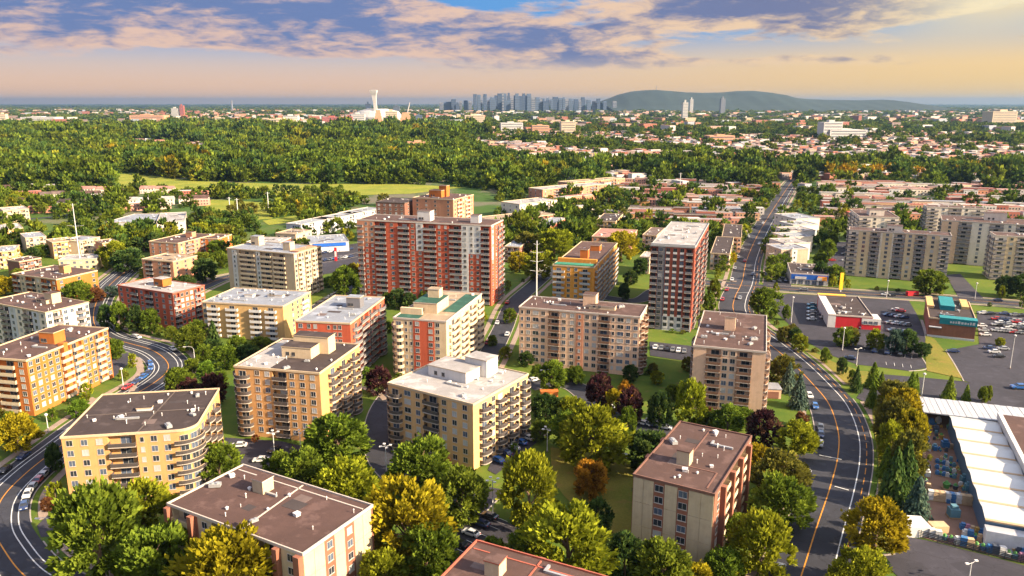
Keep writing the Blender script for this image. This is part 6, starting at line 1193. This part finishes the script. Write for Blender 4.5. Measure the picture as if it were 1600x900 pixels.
for (u, Y, w, vt, vb_, m, ds) in ((742, 3300, 30, 180, 197, 'cream', 'broad cream slab block standing above the far wood'), (5, 3600, 10, 178, 190, 'cream', 'cream tower block at the left border on the horizon'), (285, 5200, 6, 165, 180, 'red', 'brown-red tower block on the left horizon'), (274, 5200, 10, 169, 180, 'white', 'white tower block beside the brown-red one'), (305, 3800, 8, 183, 198, 'white', 'narrow white tower block left of the cream one'), (343, 3700, 12, 184, 199, 'cream', 'cream block above the left wood'), (383, 4600, 9, 182, 196, 'white', 'white industrial tower on the left horizon'), (1070, 3900, 8, 160, 178, 'white', 'white tower block under the mountain'), (1080, 6500, 5, 155, 172, 'white', 'slim white tower before the mountain'), (1129, 6500, 7, 154, 170, 'grey', 'grey tower before the mountain'), (1568, 3300, 40, 174, 188, 'cream', 'wide cream institution block at the right horizon'), (1300, 2100, 30, 191, 210, 'white', 'stepped white hospital block above the right houses'), (1325, 2100, 60, 203, 212, 'white', 'long low white wing beside the hospital block'), (440, 3000, 40, 186, 203, 'cream', 'pale industrial hall with orange roof on the left'), (480, 3050, 50, 190, 203, 'white', 'long white factory wing left of the stadium'), (520, 3100, 30, 183, 201, 'red', 'red brick plant left of the stadium'), (1128, 1900, 40, 212, 222, 'orange', 'orange brick hall in the middle of the wood'), (655, 1500, 36, 222, 233, 'orange', 'pink-roofed hall among the far wood'), (1010, 2900, 20, 200, 206, 'cream', 'low cream hall beyond the wood'), (560, 3300, 20, 178, 198, 'white', 'white block left of the leaning tower'), (612, 3350, 18, 174, 196, 'cream', 'cream block between the two pyramid blocks'), (655, 3250, 10, 180, 197, 'blue2', 'pale blue tower right of the pyramid blocks'), (545, 3150, 12, 182, 200, 'red', 'dark red block near the stadium'), (800, 2600, 34, 192, 206, 'white', 'white hall right of the broad cream slab'), (845, 2500, 26, 196, 208, 'orange', 'orange-roofed hall beyond the diagonal street'), (888, 2400, 22, 190, 208, 'cream', 'cream stepped hall in the far centre'), (620, 4200, 10, 166, 184, 'dark', 'dark slab behind the stadium'), (576, 4400, 8, 162, 184, 'blue', 'blue slab left behind the leaning tower'), (455, 3050, 22, 181, 201, 'white', 'white processing tower on the left plant'), (160, 3400, 60, 190, 199, 'cream', 'long cream shed on the far left'), (60, 3800, 50, 183, 191, 'white', 'long white shed at the far left'), (230, 4000, 50, 180, 190, 'orange', 'long orange shed before the left horizon')):
    p = at(u, Y); wm = w/FPX*Y; z = max(8, zat(vt, Y)); r_ = empty('block_building', (p.x, Y, 0), .1); tag(r_, ds, 'building'); b = MB(); b.box(-wm/2, wm/2, 0, wm*.5+10, 0, z); b.build('wall', M_FAR[m], r_); b = MB(); b.box(-wm*.2, wm*.1, 4, wm*.3+4, z, z+max(3, z*.12)); b.build('roof_house', M_FAR[m], r_)
    b = MB()
    for i in range(max(2, int(z/7))): b.box(-wm*.46, wm*.46, -.6, 0, z*(i+.4)/max(2, int(z/7)), z*(i+.4)/max(2, int(z/7))+1.8)
    o = b.build('window_rows', GLASS[1], r_); o['kind'] = 'stuff'
uniq_labels(SKY_T, lambda t_: 'skyscraper', lambda t_: 'downtown skyline')
# leaning stadium tower and dome
YS = 3500; st = empty('stadium', at(587, YS)); tag(st, 'white stadium with tall leaning tower on the horizon', 'stadium'); k_ = YS/FPX
b = MB(); hs = zat(141, YS)
for i in range(14):
    a, c = i/14, (i+1)/14
    def sec(f): x = (-1.5+5*(1-f))*k_*.8; w = (5.2-2.6*math.sin((1-f)**.8*3.0)+(.9 if f > .88 else 0)+(2.0 if f < .12 else 0))*k_*.9; return x, w, hs*f
    x0, w0, z0 = sec(a); x1, w1, z1 = sec(c); n = len(b.v)
    b.v += [(x0-w0, -w0, z0), (x0+w0, -w0, z0), (x0+w0, w0, z0), (x0-w0, w0, z0), (x1-w1, -w1, z1), (x1+w1, -w1, z1), (x1+w1, w1, z1), (x1-w1, w1, z1)]
    for f_ in ((0, 1, 5, 4), (1, 2, 6, 5), (2, 3, 7, 6), (3, 0, 4, 7)): b.f.append(tuple(n+j for j in f_)); b.m.append(0)
b.f.append((len(b.v)-4, len(b.v)-3, len(b.v)-2, len(b.v)-1)); b.m.append(0); b.build('leaning_tower', M_FAR['white'], st)
b = MB(); x_, w_, z_ = -1.0*k_, 4*k_, hs; b.box(x_-w_*.9, x_+w_*.75, -w_*.6, w_*.6, hs*.94, hs*1.01); b.build('tower_head', M_FAR['white'], st)
b = MB(); n_ = 28; rings = []
for zi, (rf, zf) in enumerate(((1, 0), (1.05, .5), (.85, .85), (.4, 1.0))):
    rings.append([(40*rf*k_*math.cos(2*math.pi*i/n_)*.95, 60+40*rf*k_*math.sin(2*math.pi*i/n_)*.8, zf*72) for i in range(n_)])
for a, c in zip(rings, rings[1:]):
    for i in range(n_): j = (i+1) % n_; b.quad(a[i], a[j], c[j], c[i])
n = len(b.v); b.v += rings[-1]; b.f.append(tuple(range(n, n+n_))); b.m.append(0); b.build('bowl', M_FAR['white'], st)
for i in range(3): b = MB(); b.tube([(0, 0, hs*.93), (-10+i*18, 70+i*4, 60)], .45, 4); b.build('cable', M_FAR['grey'], st)
for i, (u, wl, vt, ds) in enumerate(((591, 16, 172, 'orange stepped pyramid block before the stadium tower'), (634, 26, 176, 'orange stepped pyramid block right of the stadium'))):
    Y = 3150; p = at(u, Y); r_ = empty('pyramid_block', (p.x, Y, 0), .1); tag(r_, ds, 'building'); wm = wl/FPX*Y; z = zat(vt, Y)
    for s_ in range(6): b = MB(); f = 1-s_*.12; b.box(-wm/2*f, wm/2*f, s_*4, 40, z*s_/6, z*(s_+1)/6); b.build('terrace_storey', M_FAR['orange'], r_)
b = MB(); 
for px_ in (): pass
mastp = at(632, 3300); r_ = empty('crane_mast', mastp); tag(r_, 'leaning white mast with cables right of the stadium', 'mast'); b = MB(); b.tube([(0, 0, 0), (25, 0, zat(160, 3300))], [4, 2], 5); b.build('pole', M_FAR['white'], r_)
ch = at(363, 9500); r_ = empty('chimney', ch); tag(r_, 'lone chimney on the left horizon', 'chimney'); b = MB(); b.tube([(0, 0, 0), (0, 0, zat(157, 9500))], [14, 9], 8); b.build('shaft', M_FAR['grey'], r_)
# the wooded mountain with its antenna
YM = 9500; ridge = [(935, 159), (950, 154), (965, 148), (985, 143), (1005, 141), (1022, 140.3), (1045, 142), (1070, 144.2), (1100, 145), (1125, 144.5), (1150, 142.2), (1175, 141.8), (1195, 144), (1215, 148), (1235, 152.5), (1260, 154.8), (1290, 156), (1340, 156.6), (1378, 155.6), (1392, 158), (1405, 159.5)]
rp = [(at(u, YM, 0).x, zat(v, YM)) for u, v in ridge]; xs_ = np.linspace(rp[0][0], rp[-1][0], 150); hz_ = np.interp(xs_, [p_[0] for p_ in rp], [p_[1] for p_ in rp]); rsm = np.random.RandomState(3)
b = MB(); prof = [(-1800, -.02), (-1200, .3), (-700, .66), (-300, .93), (0, 1.0), (500, .75), (1500, -.02)]; V = []
for dy, f in prof:
    for x, h_ in zip(xs_, hz_): V.append((x, YM+dy, max(-2, h_*f+(2.5*math.sin(x*.013+dy*.004)+2*math.sin(x*.031+dy*.01) if 0 < f < 1 else 0))))
b.v = V; n = len(xs_)
for i in range(len(prof)-1):
    for j in range(n-1): b.f.append((i*n+j, i*n+j+1, (i+1)*n+j+1, (i+1)*n+j)); b.m.append(0)
tag(b.build('mountain', mat('mountain_wood', (.02, .034, .03), .95, .5, .006)), kind='structure')
p = at(1024, YM, 0); r_ = empty('antenna_mast', (p.x, YM, zat(141.5, YM)-5)); tag(r_, 'thin antenna on top of the mountain', 'antenna'); b = MB(); b.tube([(0, 0, 0), (0, 0, 60)], [5, 2], 6); b.build('mast', M_FAR['grey'], r_)
# a far pale strip of water on the left horizon
b = MB(); ww_ = [(at(330, 8000).x, 8000), (at(690, 8000).x, 8000), (at(700, 10500).x, 10500), (at(300, 10500).x, 10500)]; b.v = [(x, y, .6) for x, y in ww_]; b.f = [(0, 1, 2, 3)]; b.m = [0]; tag(b.build('water', mat('water', (.12, .16, .2), .12, .1, .001, spec=.5)), kind='structure')
# ------------------------------------------------------------------ haze
b = MB(); b.box(-61000, 61000, -450, 46000, -1.5, 300); hzo = b.build('haze', None if False else []); tag(hzo, kind='stuff')
hm = bpy.data.materials.new('haze'); hm.use_nodes = True; t = hm.node_tree; t.nodes.clear(); pvn = N(t, 'ShaderNodeVolumePrincipled'); pvn.inputs['Color'].default_value = (.19, .31, .48, 1); pvn.inputs['Density'].default_value = 3.8e-5; pvn.inputs['Anisotropy'].default_value = .3
om = N(t, 'ShaderNodeOutputMaterial'); t.links.new(pvn.outputs[0], om.inputs['Volume']); hzo.data.materials.append(hm)
